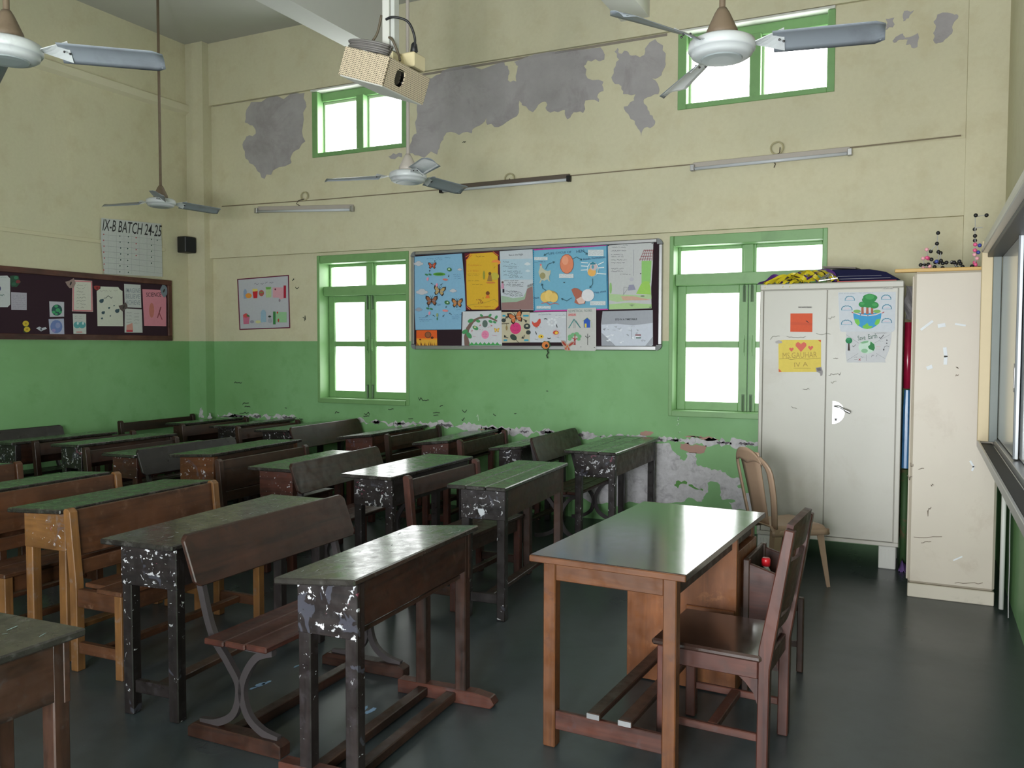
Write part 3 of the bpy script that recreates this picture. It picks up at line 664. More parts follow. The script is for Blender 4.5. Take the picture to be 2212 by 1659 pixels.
def wooden_chair(label, loc, rz, group=None):
    t = empty('wooden_chair', (*loc,0), rz, label, 'chair', group)
    sw, sd, sh, s_ = .42, .43, .455, .042
    # local: sitter faces -x ; back at +x
    MB().box(-sd/2-.02, sd/2-.025, -sw/2-.012, sw/2+.012, sh-.026, sh).build('seat', W('tabletop','x'), t, bevel=.008)
    for sy in (-1,1):
        ya, yb = sorted((sy*sw/2, sy*(sw/2-s_)))
        MB().box(-sd/2,-sd/2+s_,ya,yb,0,sh-.027).build('front_leg', W('maroon','z'), t, bevel=.004)
        MB().prism([(sd/2-s_,0),(sd/2,0),(sd/2+.004,sh-.05),(sd/2+.085,.93),(sd/2+.05,.935),(sd/2-s_+.004,sh+.02)], 1, ya, yb).build('back_post', W('maroon','z'), t, bevel=.004)
        MB().box(-sd/2+s_,sd/2-s_,ya+.01,yb-.01,sh-.095,sh-.027).build('side_rail', W('maroon','x'), t, bevel=.003)
        MB().prism([(sd/2-s_,sh-.095),(sd/2-s_-.07,sh-.095),(sd/2-s_-.045,sh-.115),(sd/2-s_-.015,sh-.15),(sd/2-s_,sh-.19)], 1, ya+.012, yb-.012).build('corner_brace', W('maroon','z'), t)
        MB().box(-sd/2+s_,sd/2-s_,ya+.012,yb-.012,.12,.15).build('side_stretcher', W('red','x'), t, bevel=.003)
    MB().box(-.02,.02,-sw/2+.03,sw/2-.03,.122,.15).build('cross_stretcher', W('red','y'), t, bevel=.003)
    MB().box(-sd/2+.006,-sd/2+.03,-sw/2+s_,sw/2-s_,sh-.095,sh-.027).build('front_rail', W('maroon','y'), t, bevel=.003)
    MB().box(sd/2-.035,sd/2-.012,-sw/2+s_,sw/2-s_,sh-.095,sh-.027).build('rear_rail', W('maroon','y'), t, bevel=.003)
    xx = lambda z: sd/2-.008+(z-sh)/(.935-sh)*.082
    def slab(name, za, zb, bow, th=.022, over=0):
        n = 8
        def P(u,v):
            y = -sw/2+s_-over+(sw-2*s_+2*over)*u; z = za+(zb-za)*v+ (.03*math.sin(math.pi*u) if name == 'crest_rail' and v > .5 else 0)
            return Vector((xx(z)+bow*math.sin(math.pi*u), y, z))
        MB().grid(P, n, 3, th).build(name, W('maroon','y'), t, smooth=False)
    slab('crest_rail', .845, .945, .022, .026, over=.005); slab('back_panel', .60, .80, .02, .014); slab('back_rail', .53,.575,.012,.02)
    return t
wooden_chair('dark maroon wooden chair pushed in at the long side of the teacher table', (-.70,3.42), R(-3))
# low armchair with solid sloping sides, behind the chair
t = empty('wooden_armchair', (-.575,4.16,0), R(-2), 'low dark wooden armchair with solid sloping sides behind the teacher chair', 'chair')
for sy in (-1,1):
    ya, yb = sorted((sy*.17, sy*.192))
    MB().prism([(-.13,.30),(.03,.30),(.03,.555),(-.12,.60),(-.13,.60)], 1, ya, yb).build('side_panel', W('maroon','x'), t, bevel=.004)
    for xx_ in (-.155,.03): MB().box(xx_,xx_+.03,*sorted((sy*.165,sy*.198)),0,.37 if xx_ > 0 else .62).build('leg', W('brown','z'), t, bevel=.004)
MB().box(-.125,.03,-.169,.169,.36,.385).build('seat', W('brown','y'), t, bevel=.004)
MB().box(-.155,-.135,-.165,.165,.385,.62).build('backrest', W('brown','y'), t, bevel=.004)
for sy in (-1,1): MB().box(-.125,.03,*sorted((sy*.175,sy*.19)),.12,.15).build('stretcher', W('brown','x'), t)

# plastic monobloc chair
t = empty('plastic_chair', (-.845,5.97,0), R(42), 'beige moulded plastic chair with pierced back in front of the steel cupboard', 'chair')
sw, sh = .40, .425   # local: sitter faces +x
def seatP(u, v):
    x = -.20+.42*u; y = (v-.5)*(sw-.05*(1-u)); edge = max(0,abs(v-.5)*2-.82)/.18; fe = max(0,u-.86)/.14
    z = sh - .018*math.sin(math.pi*min(1,u*1.1))*(1-(abs(v-.5)*2)**2) - .03*edge**2 - .035*fe**2
    return Vector((x,y,z))
MB().grid(seatP, 14, 14, .008).build('seat', M_BEIGE, t, smooth=True)
sk = MB()
for sgn in (-1,1): sk.grid(lambda u,v: Vector((-.2+.41*u, sgn*(sw-.05*(1-u))/2*(1+.02*v), sh-.03-.04*v)), 10, 2, .006)
sk.grid(lambda u,v: Vector((.215+.006*v, (u-.5)*sw*.98, sh-.034-.036*v)), 8, 2, .006)
sk.build('seat_skirt', M_BEIGE, t, smooth=True)
def backx(z): s_ = (z-sh)/.53; return -.19-.10*s_-.02*s_*s_
def back_outline(s_):     # half width of the back at height fraction s_
    return .182+.04*math.sin(math.pi*min(1,s_*.75))
bk = MB()
for sgn in (-1,1):        # outer stiles
    def st(u,v,sgn=sgn):
        s_ = u*.90; z = sh-.02+.53*s_; hw_ = back_outline(s_)-max(0,s_-.70)**2*1.6; y = sgn*(hw_-.042*(1-v))
        return Vector((backx(z)+.03*(abs(y)/.2)**2, y, z))
    bk.grid(st, 14, 3, .012)
bk.build('back_stiles', M_BEIGE, t, smooth=True)
def crest(u,v):
    a = (u-.5)*2; z = sh-.02+.53*(.90+.10*v*(1-a*a*.7)) - .055*(1-v)*(1-abs(a)) - .05*abs(a)**3; hw_ = back_outline(.9)-.064+.0
    y = a*hw_*1.0
    return Vector((backx(z)+.03*(abs(y)/.2)**2, y, z))
MB().grid(crest, 14, 4, .012).build('crest', M_BEIGE, t, smooth=True)
def splat(u,v):
    z = sh-.02+.50*u; hw_ = .092+.03*u*u; y = (v-.5)*2*hw_; return Vector((backx(z)+.012+.02*(abs(y)/.2)**2, y, z))
MB().grid(splat, 12, 4, .008).build('splat', M_BEIGE, t, smooth=True)
for sx in (-1,1):
    for sy in (-1,1):
        x0_, y0_ = (.185 if sx > 0 else -.175), sy*.178; x1_, y1_ = x0_+sx*.05, y0_+sy*.022
        def leg(u,v,x0_=x0_,y0_=y0_,x1_=x1_,y1_=y1_,sx=sx,sy=sy):
            z = (sh-.02)*(1-u); wd = .055*(1-u)+.026*u; cx_, cy_ = x0_+(x1_-x0_)*u, y0_+(y1_-y0_)*u
            if v < .5: return Vector((cx_-sx*wd*(1-2*v), cy_, z))
            return Vector((cx_, cy_-sy*wd*(2*v-1), z))
        MB().grid(leg, 6, 4, .006).build('leg', M_BEIGE, t)

# ================================================================ CUPBOARDS
# steel almirah facing the viewer
ax0, ax1, ay0, ay1, az0, az1 = -1.135,-.145,6.64,7.12,.165,2.075
t = empty('steel_cupboard', ((ax0+ax1)/2, ay0, 0), 0, 'off-white two-door steel cupboard with taped drawings in front of the right lower window', 'cupboard')
ox, oy = t.location.x, t.location.y
bd = MB().box(ax0-ox,ax1-ox,.022,ay1-oy,az0,az1).build('body', M_STEEL, t, bevel=.012)
MB().box(ax0-ox,ax1-ox,0,.022,az0,az0+.03).build('bottom_rail', M_STEEL, t, bevel=.004)
MB().box(ax0-ox,ax1-ox,0,.022,az1-.05,az1-.004).build('top_rail', M_STEEL, t, bevel=.006)
MB().box(ax0-ox,ax0+.026-ox,0,.022,az0+.03,az1-.05).build('stile', M_STEEL, t, bevel=.004); MB().box(ax1-.034-ox,ax1-ox,0,.022,az0+.03,az1-.05).build('stile', M_STEEL, t, bevel=.004)
xm = -.655
for (a,b) in ((ax0+.029,xm-.002),(xm+.002,ax1-.037)):
    dr = MB().box(a-ox,b-ox,.002,.021,az0+.034,az1-.054).build('door', M_STEEL, t, bevel=.003)
    if a > -1:
        hp = MB(); n = 16; cz = 1.12; r = .085
        hp.prism([(xm+.05-ox, cz-r)]+[(xm+.05-ox+r*1.0*math.cos(-math.pi/2+math.pi*k/n), cz+r*math.sin(-math.pi/2+math.pi*k/n)) for k in range(1,n)]+[(xm+.05-ox, cz+r)], 1, -.004, .003)
        hp.build('lock_plate', simple('chrome_plate',(236,236,238),.25,.05,10,metal=.2), dr)
        MB().tube([(xm+.075-ox,-.004,cz+.045),(xm+.075-ox,-.04,cz+.045)], .016, 10).build('spindle', M_ALU, dr)
        MB().tube(arc([(xm+.065-ox,-.035,cz+.05),(xm+.10-ox,-.045,cz+.045),(xm+.14-ox,-.04,cz+.022),(xm+.175-ox,-.04,cz+.005)]), [.008]*6+[.007]*6+[.012]*7, 8).build('handle', M_ALU, dr, smooth=True)
        kh = MB(); kh.lathe([(.012,0),(.012,.003)], (0,0,0), 10)
        MB().box(xm+.068-ox,xm+.082-ox,-.006,-.003,cz-.06,cz-.046).build('keyhole', M_DARKM, dr); MB().bar((xm+.062-ox,-.0055,cz-.045),(xm+.088-ox,-.0055,cz-.045),.004,.003).build('keyhole_mark', M_DARKM, dr)
for (a) in (ax0+.005, ax1-.13):
    for (c) in (.01,.36):
        ft = MB().box(a-ox,a+.115-ox,c,c+.1,0,az0).build('foot', simple('white_foot_paint',(196,196,190),.6,.1,10), t, bevel=.005)
        if c < .1:
            for k in range(4): MB().box(a+.012+.025*k-ox,a+.022+.025*k-ox,-.004+c,.002+c,.012,az0-.025).build('rib', simple('white_foot_paint',(196,196,190),.6,.1,10), ft)
# side of a second almirah standing along the right wall
t = empty('steel_cupboard', (.17,5.98,0), 0, 'grimy cream steel cupboard seen from its side beside the whiteboard', 'cupboard')
MB().box(-.242,.245,.0,.92,.09,2.075).build('body', M_STEEL2, t, bevel=.014)
MB().box(-.242,.245,-.006,.92,0,.088).build('plinth', simple('plinth_steel',(190,182,166),.5,.08,4,dirt=(96,84,74)), t, bevel=.004)
for (a,b) in ((.01,.455),(.46,.91)): MB().box(-.252,-.242,a,b,.11,2.05).build('door', M_STEEL2, t, bevel=.003)
mk = MB()
for (u,v,w_,h_,n) in ((2003,1108,8,26,6),(1967,1003,6,10,4),(1985,1012,10,4,3),(1960,1032,10,12,6),(1975,1160,60,3,6),(1990,1171,20,3,5),(2062,1260,60,4,7),(2066,795,4,6,3),(2064,812,6,6,3),(2010,1048,6,5,3)): scrib(mk, u, v, w_, h_, n, 1, 5.98, 1.4)
o = mk.build('scuff_marks', flat((138,126,112)), None); o.parent = t; o.location = (-.17,-5.98,0)
mk = MB()
stroke(mk, [(1990,712),(2014,694)], 1, 5.98, 5); stroke(mk, [(2028,704),(2040,702)], 1, 5.98, 8); stroke(mk, [(2064,700),(2085,703)], 1, 5.98, 4); stroke(mk, [(2041,752),(2043,770),(2042,786)], 1, 5.98, 7); stroke(mk, [(2004,795),(2012,792)], 1, 5.98, 8); stroke(mk, [(2096,996),(2103,1008),(2100,1016)], 1, 5.98, 4); stroke(mk, [(2060,1210),(2078,1202)], 1, 5.98, 3)
o = mk.build('tape_residue', flat((222,226,230)), None); o.parent = t; o.location = (-.17,-5.98,0)
# wooden plank and ball-and-stick models lying on it
t = tag(MB().box(-.30,.21,-.06,.0,0,.022).build('wooden_plank', simple('pale_plank',(206,168,96),.5,.2,14), None, bevel=.003), 'narrow yellowish plank lying on the grimy cupboard, jutting out at the left', 'plank'); t.location = (.11,6.06,2.076); t.rotation_euler = (0,0,R(3))
def pt(u,v,y=6.12): return hit(u,v,1,y)
def molecule(label, blacks, pinks, pales, blues, bonds):
    t = empty('molecule_model', pt(*blacks[-1]) if False else (0,0,0), 0, label, 'model')
    base = pt(*blacks[0]); t.location = (base.x, 6.12, 2.075)
    L = lambda u,v,dy=0: pt(u,v)-t.location+Vector((0,dy,0))
    for nm, lst, mat in (('black_ball',blacks,M_BLACK),('pink_ball',pinks,simple('pink_ball_plastic',(226,92,140),.4,.05)),('pale_pink_ball',pales,simple('pale_pink_ball_plastic',(232,168,178),.4,.05)),('blue_ball',blues,simple('blue_ball_plastic',(58,72,150),.4,.05))):
        for k, (u,v) in enumerate(lst): MB().ball(L(u,v,.03*((k*7)%5-2)), .0125, 10, 6).build(nm, mat, t, smooth=True)
    st = MB()
    for (a,b) in bonds: st.tube([L(*a),L(*b)], .0025, 5)
    st.build('sticks', simple('grey_stick_plastic',(170,170,168),.5), t)
q = lambda *p: [(1930+a/8.296, 440+b/8.296) for a,b in p]
b1 = q((797,545),(780,715),(670,838),(805,872),(845,875),(680,1015),(487,1098),(549,1082),(622,1095),(625,1150),(735,1148),(750,1050),(805,1045),(850,1030),(885,1062),(945,1070),(880,1150),(1055,1035),(1085,1060),(1125,1075),(1175,1050),(1200,1075),(1140,1136),(1235,1136))
molecule('tall ball-and-stick model with black and pink balls on the cupboard', b1, q((600,985),(625,980)), q((595,838),(530,980),(535,1135),(650,1130)), q((770,1050)), [(b1[0],b1[1]),(b1[1],b1[2]),(b1[1],b1[3]),(b1[3],b1[12]),(b1[4],b1[13]),(b1[5],b1[10]),(b1[6],b1[9]),(b1[11],b1[16]),(b1[15],b1[17]),(b1[17],b1[22]),(b1[20],b1[23]),(b1[15],q((940,1150))[0]),(q((595,838))[0],q((625,980))[0]),(q((530,980))[0],b1[7])])
b2 = q((1465,232),(1668,207),(1465,437),(1457,587),(1465,650),(1400,1138),(1530,1148))
molecule('slim upright ball-and-stick model with pink balls next to the whiteboard', b2, q((1457,750),(1460,835),(1465,1040),(1465,1100)), q((1445,930),(1500,980),(1500,1130)), q((1535,765),(1520,872)), [(b2[0],b2[1]),(b2[0],b2[2]),(b2[2],b2[3]),(b2[3],b2[4]),(b2[4],q((1465,1100))[0]),(b2[5],b2[6]),(b2[2],q((1600,425))[0])])
# things lying on the first cupboard
top = az1
t = empty('blue_folder', (-.44,6.80,top+.009), R(2), 'dark blue box folder lying on the steel cupboard', 'folder')
MB().prism([(-.2,0),(.27,0),(.17,.062),(.06,.085),(-.2,.09)], 1, -.04, .2).build('cover', simple('navy_folder',(30,32,62),.85,.2,8,spec=.1), t, bevel=.003)
MB().box(-.19,.20,-.044,-.041,.016,.02).build('page_edge', simple('grey_page_edge',(110,112,128),.6), t)
MB().box(-.19,.14,-.044,-.041,.036,.039).build('page_edge', simple('grey_page_edge',(110,112,128),.6), t)
t = tag(MB().box(-.2,.2,-.1,.12,0,.008).build('red_file', simple('red_file_card',(190,56,58),.5), None, bevel=.002), 'flat red file under the blue folder on the cupboard', 'file'); t.location = (-.40,6.80,top); t.rotation_euler = (0,0,R(2))
t = tag(MB().box(-.12,.12,-.1,.1,0,.012).build('grey_file', simple('grey_file_card',(120,112,104),.6), None, bevel=.002), 'grey-brown file tilted on top of the blue folder', 'file'); t.location = (-.58,6.90,top+.112); t.rotation_euler = (0,R(5),R(-8))
def ribbon_strip(mb, path, wd, tw=0):
    path = [Vector(p) for p in path]; L_, R_ = [], []
    for i, p in enumerate(path):
        d = (path[min(i+1,len(path)-1)]-path[max(0,i-1)]).normalized(); a = tw*i+.6; u = Vector((0,0,1)) if abs(d.z) < .9 else Vector((1,0,0))
        x = d.cross(u).normalized(); y = x.cross(d); n = x*math.cos(a)+y*math.sin(a); L_.append(p+n*wd/2); R_.append(p-n*wd/2)
    for i in range(len(path)-1): mb.add([L_[i],L_[i+1],R_[i+1],R_[i]], [(0,1,2,3)])
t = empty('lanyard_pile', (-.87,6.735,top), 0, 'heap of yellow and purple ribbon lanyards with metal clips on the cupboard edge', 'lanyards')
rnd = random.Random(4)
for nm, rgb, cnt in (('yellow_ribbon',(214,196,44),15),('purple_ribbon',(84,44,120),4),('dark_ribbon',(52,36,44),3)):
    for k in range(cnt):
        mb = MB(); x = rnd.uniform(-.22,.16); hgt = .035+.075*max(0,(x+.25)/.45)*rnd.uniform(.5,1)
        pts = arc([(x-.09,rnd.uniform(-.09,-.03),.006),(x-.03,rnd.uniform(-.09,0),hgt*.6),(x+.03,rnd.uniform(-.08,.02),hgt+rnd.uniform(0,.02)),(x+.09,rnd.uniform(-.09,.0),hgt*.7),(x+.12,rnd.uniform(-.085,.0),.012)], 5)
        ribbon_strip(mb, pts, .03, rnd.uniform(-.12,.12)); mb.build(nm, simple(nm+'_satin',rgb,.35,.2,14), t, smooth=True)
for (x,rgb) in ((-.23,(214,196,44)),(-.10,(214,196,44)),(-.05,(214,196,44))):
    mb = MB(); ribbon_strip(mb, arc([(x+.05,-.07,.02),(x+.02,-.086,.012),(x,-.09,-.008),(x-.01,-.092,-.03)],4), .022, .05); mb.build('yellow_ribbon', simple('yellow_ribbon_satin',rgb,.35), t)
mb = MB()
for k in range(3): mb.tube(arc([(.14+.02*k,-.05,.01+.012*k),(.19+.02*k,-.055,.05),(.23,-.05,.065),(.25,-.04,.03)],4), .004, 6)
mb.bar((.15,-.06,.012),(.28,-.055,.03),.014,.006); mb.build('clips', M_ALU, t)

# rolled and hanging things squeezed in the gap between the two cupboards
gx = -.105
def gap_thing(name, label, cat, mb, mat, **k): return tag(mb.build(name, mat, **k), label, cat)
gap_thing('patterned_cloth', 'grey patterned cloth hanging at the top of the gap between the cupboards', 'cloth', MB().grid(lambda u,v: Vector((-.138+.045*v+.006*math.sin(9*u), 6.80+.02*math.sin(7*u+3*v), 1.80+.24*u)), 10, 4, .01), simple('grey_speckled_cloth',(142,138,140),.8,.5,60))
gap_thing('gift_wrap_roll', 'shiny red floral wrapping roll in the gap between the cupboards', 'wrapping roll', MB().tube([(-.113,6.80,1.30),(-.114,6.80,1.50),(-.113,6.80,1.78)], [.026,.027,.026], 12), simple('red_floral_foil',(170,30,66),.25,.5,18,dirt=(120,40,30)), smooth=True)
gap_thing('blue_bag', 'crumpled blue plastic bag below the red roll between the cupboards', 'bag', MB().tube([(-.114,6.80,.72),(-.113,6.80,.95),(-.114,6.80,1.12),(-.113,6.80,1.29)], [.026,.027,.026,.02], 9), simple('blue_plastic_film',(70,126,176),.3,.3,12,dirt=(34,44,70)))
gap_thing('rolled_mat', 'green rolled mat with pink trim standing in the gap between the cupboards', 'mat', MB().tube([(-.114,6.80,.0),(-.114,6.80,.4),(-.113,6.80,.71)], [.026,.027,.026], 12), simple('green_mat',(54,84,44),.7,.3,6,dirt=(160,50,70)), smooth=True)
gap_thing('purple_cloth', 'purple cloth bundle on the floor between the cupboards', 'cloth', MB().grid(lambda u,v: Vector((-.141+.052*u, 6.60+.14*v, .004+.06*math.sin(math.pi*u)*math.sin(math.pi*v)+.012*math.sin(11*u+7*v))), 10, 10, .004), simple('purple_cotton',(92,66,120),.85,.3,12), smooth=True)

# ================================================================ WHITEBOARD ON THE RIGHT WALL
WX = .295
t = empty('whiteboard', (XR,5.9,1.0), 0, 'large sliding whiteboard in a deep aluminium and cream frame on the right wall', 'whiteboard')
def wb(name, x0,x1,y0,y1,z0,z1, mat, bev=.003, par=None): return MB().box(x0-XR,x1-XR,y0-5.9,y1-5.9,z0-1.0,z1-1.0).build(name, mat, par or t, bevel=bev)
M_WB = simple('whiteboard_enamel',(232,236,240),.12,.03,3,spec=.7); M_CRM = simple('cream_frame',(206,188,150),.5,.1,8)
yn = 1.6
wb('back_panel', .46,XR,yn,5.9,1.02,2.24, M_WHITEP)
wb('far_post', WX,.355,5.87,5.905,1.03,2.24, M_CRM); wb('post_lip', .355,.40,5.86,5.9,1.03,2.23, simple('grey_frame_lip',(120,128,124),.5))
wb('near_post', WX,.46,yn,yn+.05,1.03,2.24, M_CRM)
MB().prism([(WX-XR,1.19),(WX+.012-XR,1.245),(.46-XR,1.255),(.46-XR,1.22),(WX+.03-XR,1.165),(WX-XR,1.17)], 1, yn-5.9, .01).build('top_rail', M_ALU, t, bevel=.004)
wb('top_channel', WX+.03,.45,yn,5.88,2.14,2.17, M_DARKM)
MB().prism([(WX-XR,-.005),(WX-XR,.035),(WX+.012-XR,.035),(WX+.018-XR,.012),(.38-XR,.012),(.385-XR,.045),(.46-XR,.05),(.46-XR,-.02),(WX+.01-XR,-.02)], 1, yn-5.9, .01).build('pen_tray', M_ALU, t, bevel=.002)
wb('tray_lining', WX+.02,.375,yn+.01,5.89,1.012,1.018, simple('dark_tray_grey',(38,38,40),.6,.3,20))  # dark grey layer on the tray floor
pA = wb('sliding_panel', .402,.416,4.78,5.86,1.055,2.14, M_WB, .002); wb('panel_edge', .394,.402,4.78,4.80,1.055,2.14, simple('grey_edge',(110,116,120),.5), .001, pA)
pB = wb('sliding_panel', .425,.44,yn+.05,4.84,1.055,2.14, M_WB, .002)
hn = MB(); hn.prism([(-.02,0),(.02,0),(.03,.02),(.03,.12),(.02,.14),(-.02,.14),(-.03,.12),(-.03,.02)], 0, 0, .006); o = hn.build('recessed_handle', M_ALU, pA); o.location = (.396-XR, 4.87-5.9, .38)
MB().box(.40-XR,.46-XR,-.5,-.46,-.09,-.02).build('bracket', M_DARKM, t)
# pipe and loose strip under the board
t = tag(MB().tube([(0,0,.02),(0,0,1.0-.03)], .014, 10).build('conduit_pipe', M_WHITEP, None, smooth=True), 'white vertical pipe in the corner under the whiteboard', 'pipe'); t.location = (.445,5.86,0)
t = tag(MB().ribbon(arc([(0,0),(.03,.12),(.02,.3),(.06,.5),(.07,.74),(.075,.96)],5), .02, 0, 0, .004).build('loose_strip', simple('grey_strip',(150,150,150),.5), None), 'loose grey cable strip hanging beside the pipe under the whiteboard', 'cable'); t.location = (.47,5.72,.01); t.rotation_euler = (0,0,R(0))

# ================================================================ CEILING FANS
def fan(label, x, y, z, rz, rod=M_RODW, tilt=0):
    t = empty('ceiling_fan', (x,y,z), rz, label, 'fan', 'ceiling fans')
    MB().lathe([(.02,.10),(.02,ZC-z-.10),(.05,ZC-z-.09),(.065,ZC-z)], n=14).build('down_rod', rod, t, smooth=True) if False else MB().tube([(0,0,.12),(0,0,ZC-z-.08)], .0125, 10).build('down_rod', rod, t, smooth=True)
    MB().lathe([(.02,ZC-z-.12),(.06,ZC-z-.06),(.065,ZC-z-.001)], n=18).build('canopy', rod, t, smooth=True)
    MB().lathe([(.068,.046),(.062,.08),(.03,.15),(.018,.17)], n=18).build('lower_cup', rod, t, smooth=True)
    MB().lathe([(.05,.047),(.112,.044),(.13,.034),(.134,.02),(.134,.002),(.128,-.006),(.124,-.006),(.12,-.02),(.104,-.03),(.06,-.033),(.012,-.034)], n=32).build('motor', M_FANW, t, smooth=True)
    MB().lathe([(.084,-.031),(.08,-.036),(.05,-.038),(.01,-.038)], n=28).build('bottom_cap', simple('grey_fan_cap',(150,158,160),.4,.1,9), t)
    for k in range(3):
        a = 2*math.pi*k/3; T = Matrix.Rotation(a, 4, 'Z')
        def P(u, v):
            r = .20+.41*u; wd = .105+.03*u if u < .93 else (.105+.03*u)*(1-((u-.93)/.07)**2*.5)
            yy = (v-.5)*wd; zz = .012-(v-.5)*.05*(1-.2*u)+.010*math.sin(math.pi*v)-.012*u
            return T @ Vector((r,yy,zz))
        bl = MB().grid(P, 12, 6, .0022).build('blade', M_FANB, t, smooth=True)
        br = MB(); br.grid(lambda u,v: T @ Vector((.128+.115*u, (v-.5)*(.035+.05*u), .018+.002*math.sin(math.pi*v)-(v-.5)*.06*u)), 4, 3, .004)
        br.build('bracket', M_FANW, bl)
        sc = MB()
        for (r_,yy) in ((.225,-.022),(.225,.022),(.24,0)): sc.ball(tuple(T @ Vector((r_,yy,.010))), .005, 6, 4)
        sc.build('screws', M_DARKM, bl)
    return t
fan('ceiling fan with brown cup, nearest on the right in front of the high window', -.77,3.53,2.80, R(5))
fan('ceiling fan at the top left corner, cut by the frame edge', -3.42,2.29,2.80, R(36))
fan('ceiling fan hanging farthest left above the batch chart', -6.59,5.90,2.95, R(75))
fan('ceiling fan hanging below the projector in the middle of the room', -3.36,5.21,2.80, R(78), rod=simple('pale_rod_paint',(176,168,160),.5,.1,9))

# ================================================================ TUBE LIGHTS AND CABLES ON THE WINDOW WALL
def tube_light(label, u0,v0,u1,v1, bracket=True, dark=False, zoff=0):
    a = hit(u0,v0,1,D-.07); b = hit(u1,v1,1,D-.07); L_ = (b-a).length
    t = empty('tube_light', (a+b)/2, 0, label, 'light', 'wall tube lights')
    t.rotation_euler = (0, -math.atan2(b.z-a.z, b.x-a.x), 0)
    MB().box(-L_/2,L_/2,-.002,.02,.004,.05).build('batten', simple('dusty_batten',(176,168,160),.6,.15,9) if not dark else simple('dark_batten',(92,80,70),.6,.2,9), t, bevel=.004)
    MB().tube([(-L_/2+.02,-.018,-.008),(L_/2-.02,-.018,-.008)], .014, 10).build('tube', simple('unlit_tube',(196,200,206),.25,.06,4), t, smooth=True)
    for s_ in (-1,1): MB().box(s_*(L_/2)-.018,s_*(L_/2)+.018,-.036,.004,-.026,.03).build('end_cap', M_DARKM if dark else M_ALU, t, bevel=.004)
    return t
tube_light('unlit wall tube light at the left with broken batten', 556,456,762,452)
tube_light('unlit wall tube light with brown end caps in the middle of the wall', 955,412,1230,387, dark=True)
tube_light('unlit wall tube light at the right below the hanging cable coil', 1497,364,1836,330)
def coil(label, u, v, r, tail):
    c = hit(u,v,1,D-.055); t = empty('cable_coil', c, 0, label, 'cable', 'cable loops over the tube lights')
    mb = MB(); mb.tube([(r*math.cos(a)*(1+.02*math.sin(3*a)), .0, r*math.sin(a)) for a in [2*math.pi*k/20 for k in range(20)]+[0]], .0065, 6)
    mb.build('ring', simple('yellowed_ring',(176,168,132),.6), t)
    MB().tube([hit(a,b,1,D-.06)-c for a,b in tail], .004, 6).build('wire', simple('dark_wire',(70,60,52),.6), t)
coil('round ceiling rose with wire above the left tube light', 657,424,.045, [(657,430),(645,433),(640,440),(650,446)])
coil('round ceiling rose above the middle tube light', 1100,386,.048, [(1100,386),(1108,394),(1102,402)])
coil('round ceiling rose with dangling wire above the right tube light', 1678,320,.05, [(1685,318),(1684,330),(1672,338),(1668,348),(1675,354),(1672,362)])

# ================================================================ PROJECTOR
pc = Vector((-2.74,4.02,3.10))
t = empty('projector', pc, 0, 'ceiling projector in a cream perforated cage hanging from a white post', 'projector')
tiltM = Matrix.Rotation(R(19), 4, 'Y')      # nose (+x) tipped down
dx_, dy_, dz_ = .15, .20, .075
def cage_panel(name, w_, h_, loc, rot, hole=False):
    mb = MB()
    if not hole: mb.box(-w_/2,w_/2,-.004,.004,-h_/2,h_/2)
    else:
        cx_, rz_, rx_ = -.075, .046, .044; n = 20
        ring = [(cx_+rx_*math.copysign(abs(math.cos(a))**.6,math.cos(a)), rz_*math.copysign(abs(math.sin(a))**.8,math.sin(a))) for a in [2*math.pi*(k+.5)/n for k in range(n)]]
        out = []
        for (x_,z_) in ring:
            d = Vector((x_-cx_,z_)); s_ = min((w_/2-cx_)/d.x if d.x > 0 else (-w_/2-cx_)/d.x if d.x < 0 else 9e9, (h_/2)/abs(d.y) if d.y else 9e9); out.append((cx_+d.x*s_, d.y*s_))
        for k in range(n):
            j = (k+1)%n
            for yy in (-.004,.004): mb.add([(ring[k][0],yy,ring[k][1]),(ring[j][0],yy,ring[j][1]),(out[j][0],yy,out[j][1]),(out[k][0],yy,out[k][1])], [(0,1,2,3)])
            mb.add([(ring[k][0],-.004,ring[k][1]),(ring[j][0],-.004,ring[j][1]),(ring[j][0],.004,ring[j][1]),(ring[k][0],.004,ring[k][1])], [(0,1,2,3)])
        for k in range(n):
            p, q = out[k], out[(k+1)%n]
            if abs(p[0]-q[0]) > 1e-6 and abs(p[1]-q[1]) > 1e-6:
                c = (math.copysign(w_/2, p[0]+q[0]-2*cx_), math.copysign(h_/2, p[1]+q[1]))
                for yy in (-.004,.004): mb.add([(p[0],yy,p[1]),(q[0],yy,q[1]),(c[0],yy,c[1])], [(0,1,2)])
    o = mb.build(name, M_DOTS, t); o.matrix_local = tiltM @ Matrix.Translation(loc) @ rot
    return o
RZ90 = Matrix.Rotation(R(90), 4, 'Z')
cage_panel('cage_side', 2*dx_, 2*dz_, (0,-dy_,0), Matrix()); cage_panel('cage_side', 2*dx_, 2*dz_, (0,dy_,0), Matrix())
cage_panel('cage_front', 2*dy_-.01, 2*dz_, (dx_,0,0), RZ90, hole=True); cage_panel('cage_rear', 2*dy_-.01, 2*dz_, (-dx_,0,0), RZ90)
o = MB().box(-dx_+.005,dx_-.005,-dy_+.005,dy_-.005,-dz_-.006,-dz_+.002).build('cage_bottom', M_WHITEP, t, bevel=.002); o.matrix_local = tiltM
o = MB().box(-dx_+.02,dx_-.035,-dy_+.03,dy_-.03,-dz_+.01,dz_-.03).build('projector_body', M_BLACK, t, bevel=.01); o.matrix_local = tiltM
o = MB().tube([(dx_-.05,-.075,0),(dx_-.014,-.075,0)], .038, 16).build('lens', simple('lens_glass',(12,14,18),.08), t, smooth=False); o.matrix_local = tiltM
o = MB().tube([(dx_-.02,-.02,-.012),(dx_+.002,-.02,-.03)], .004, 6).build('lens_rim', M_ALU, t); o.matrix_local = tiltM
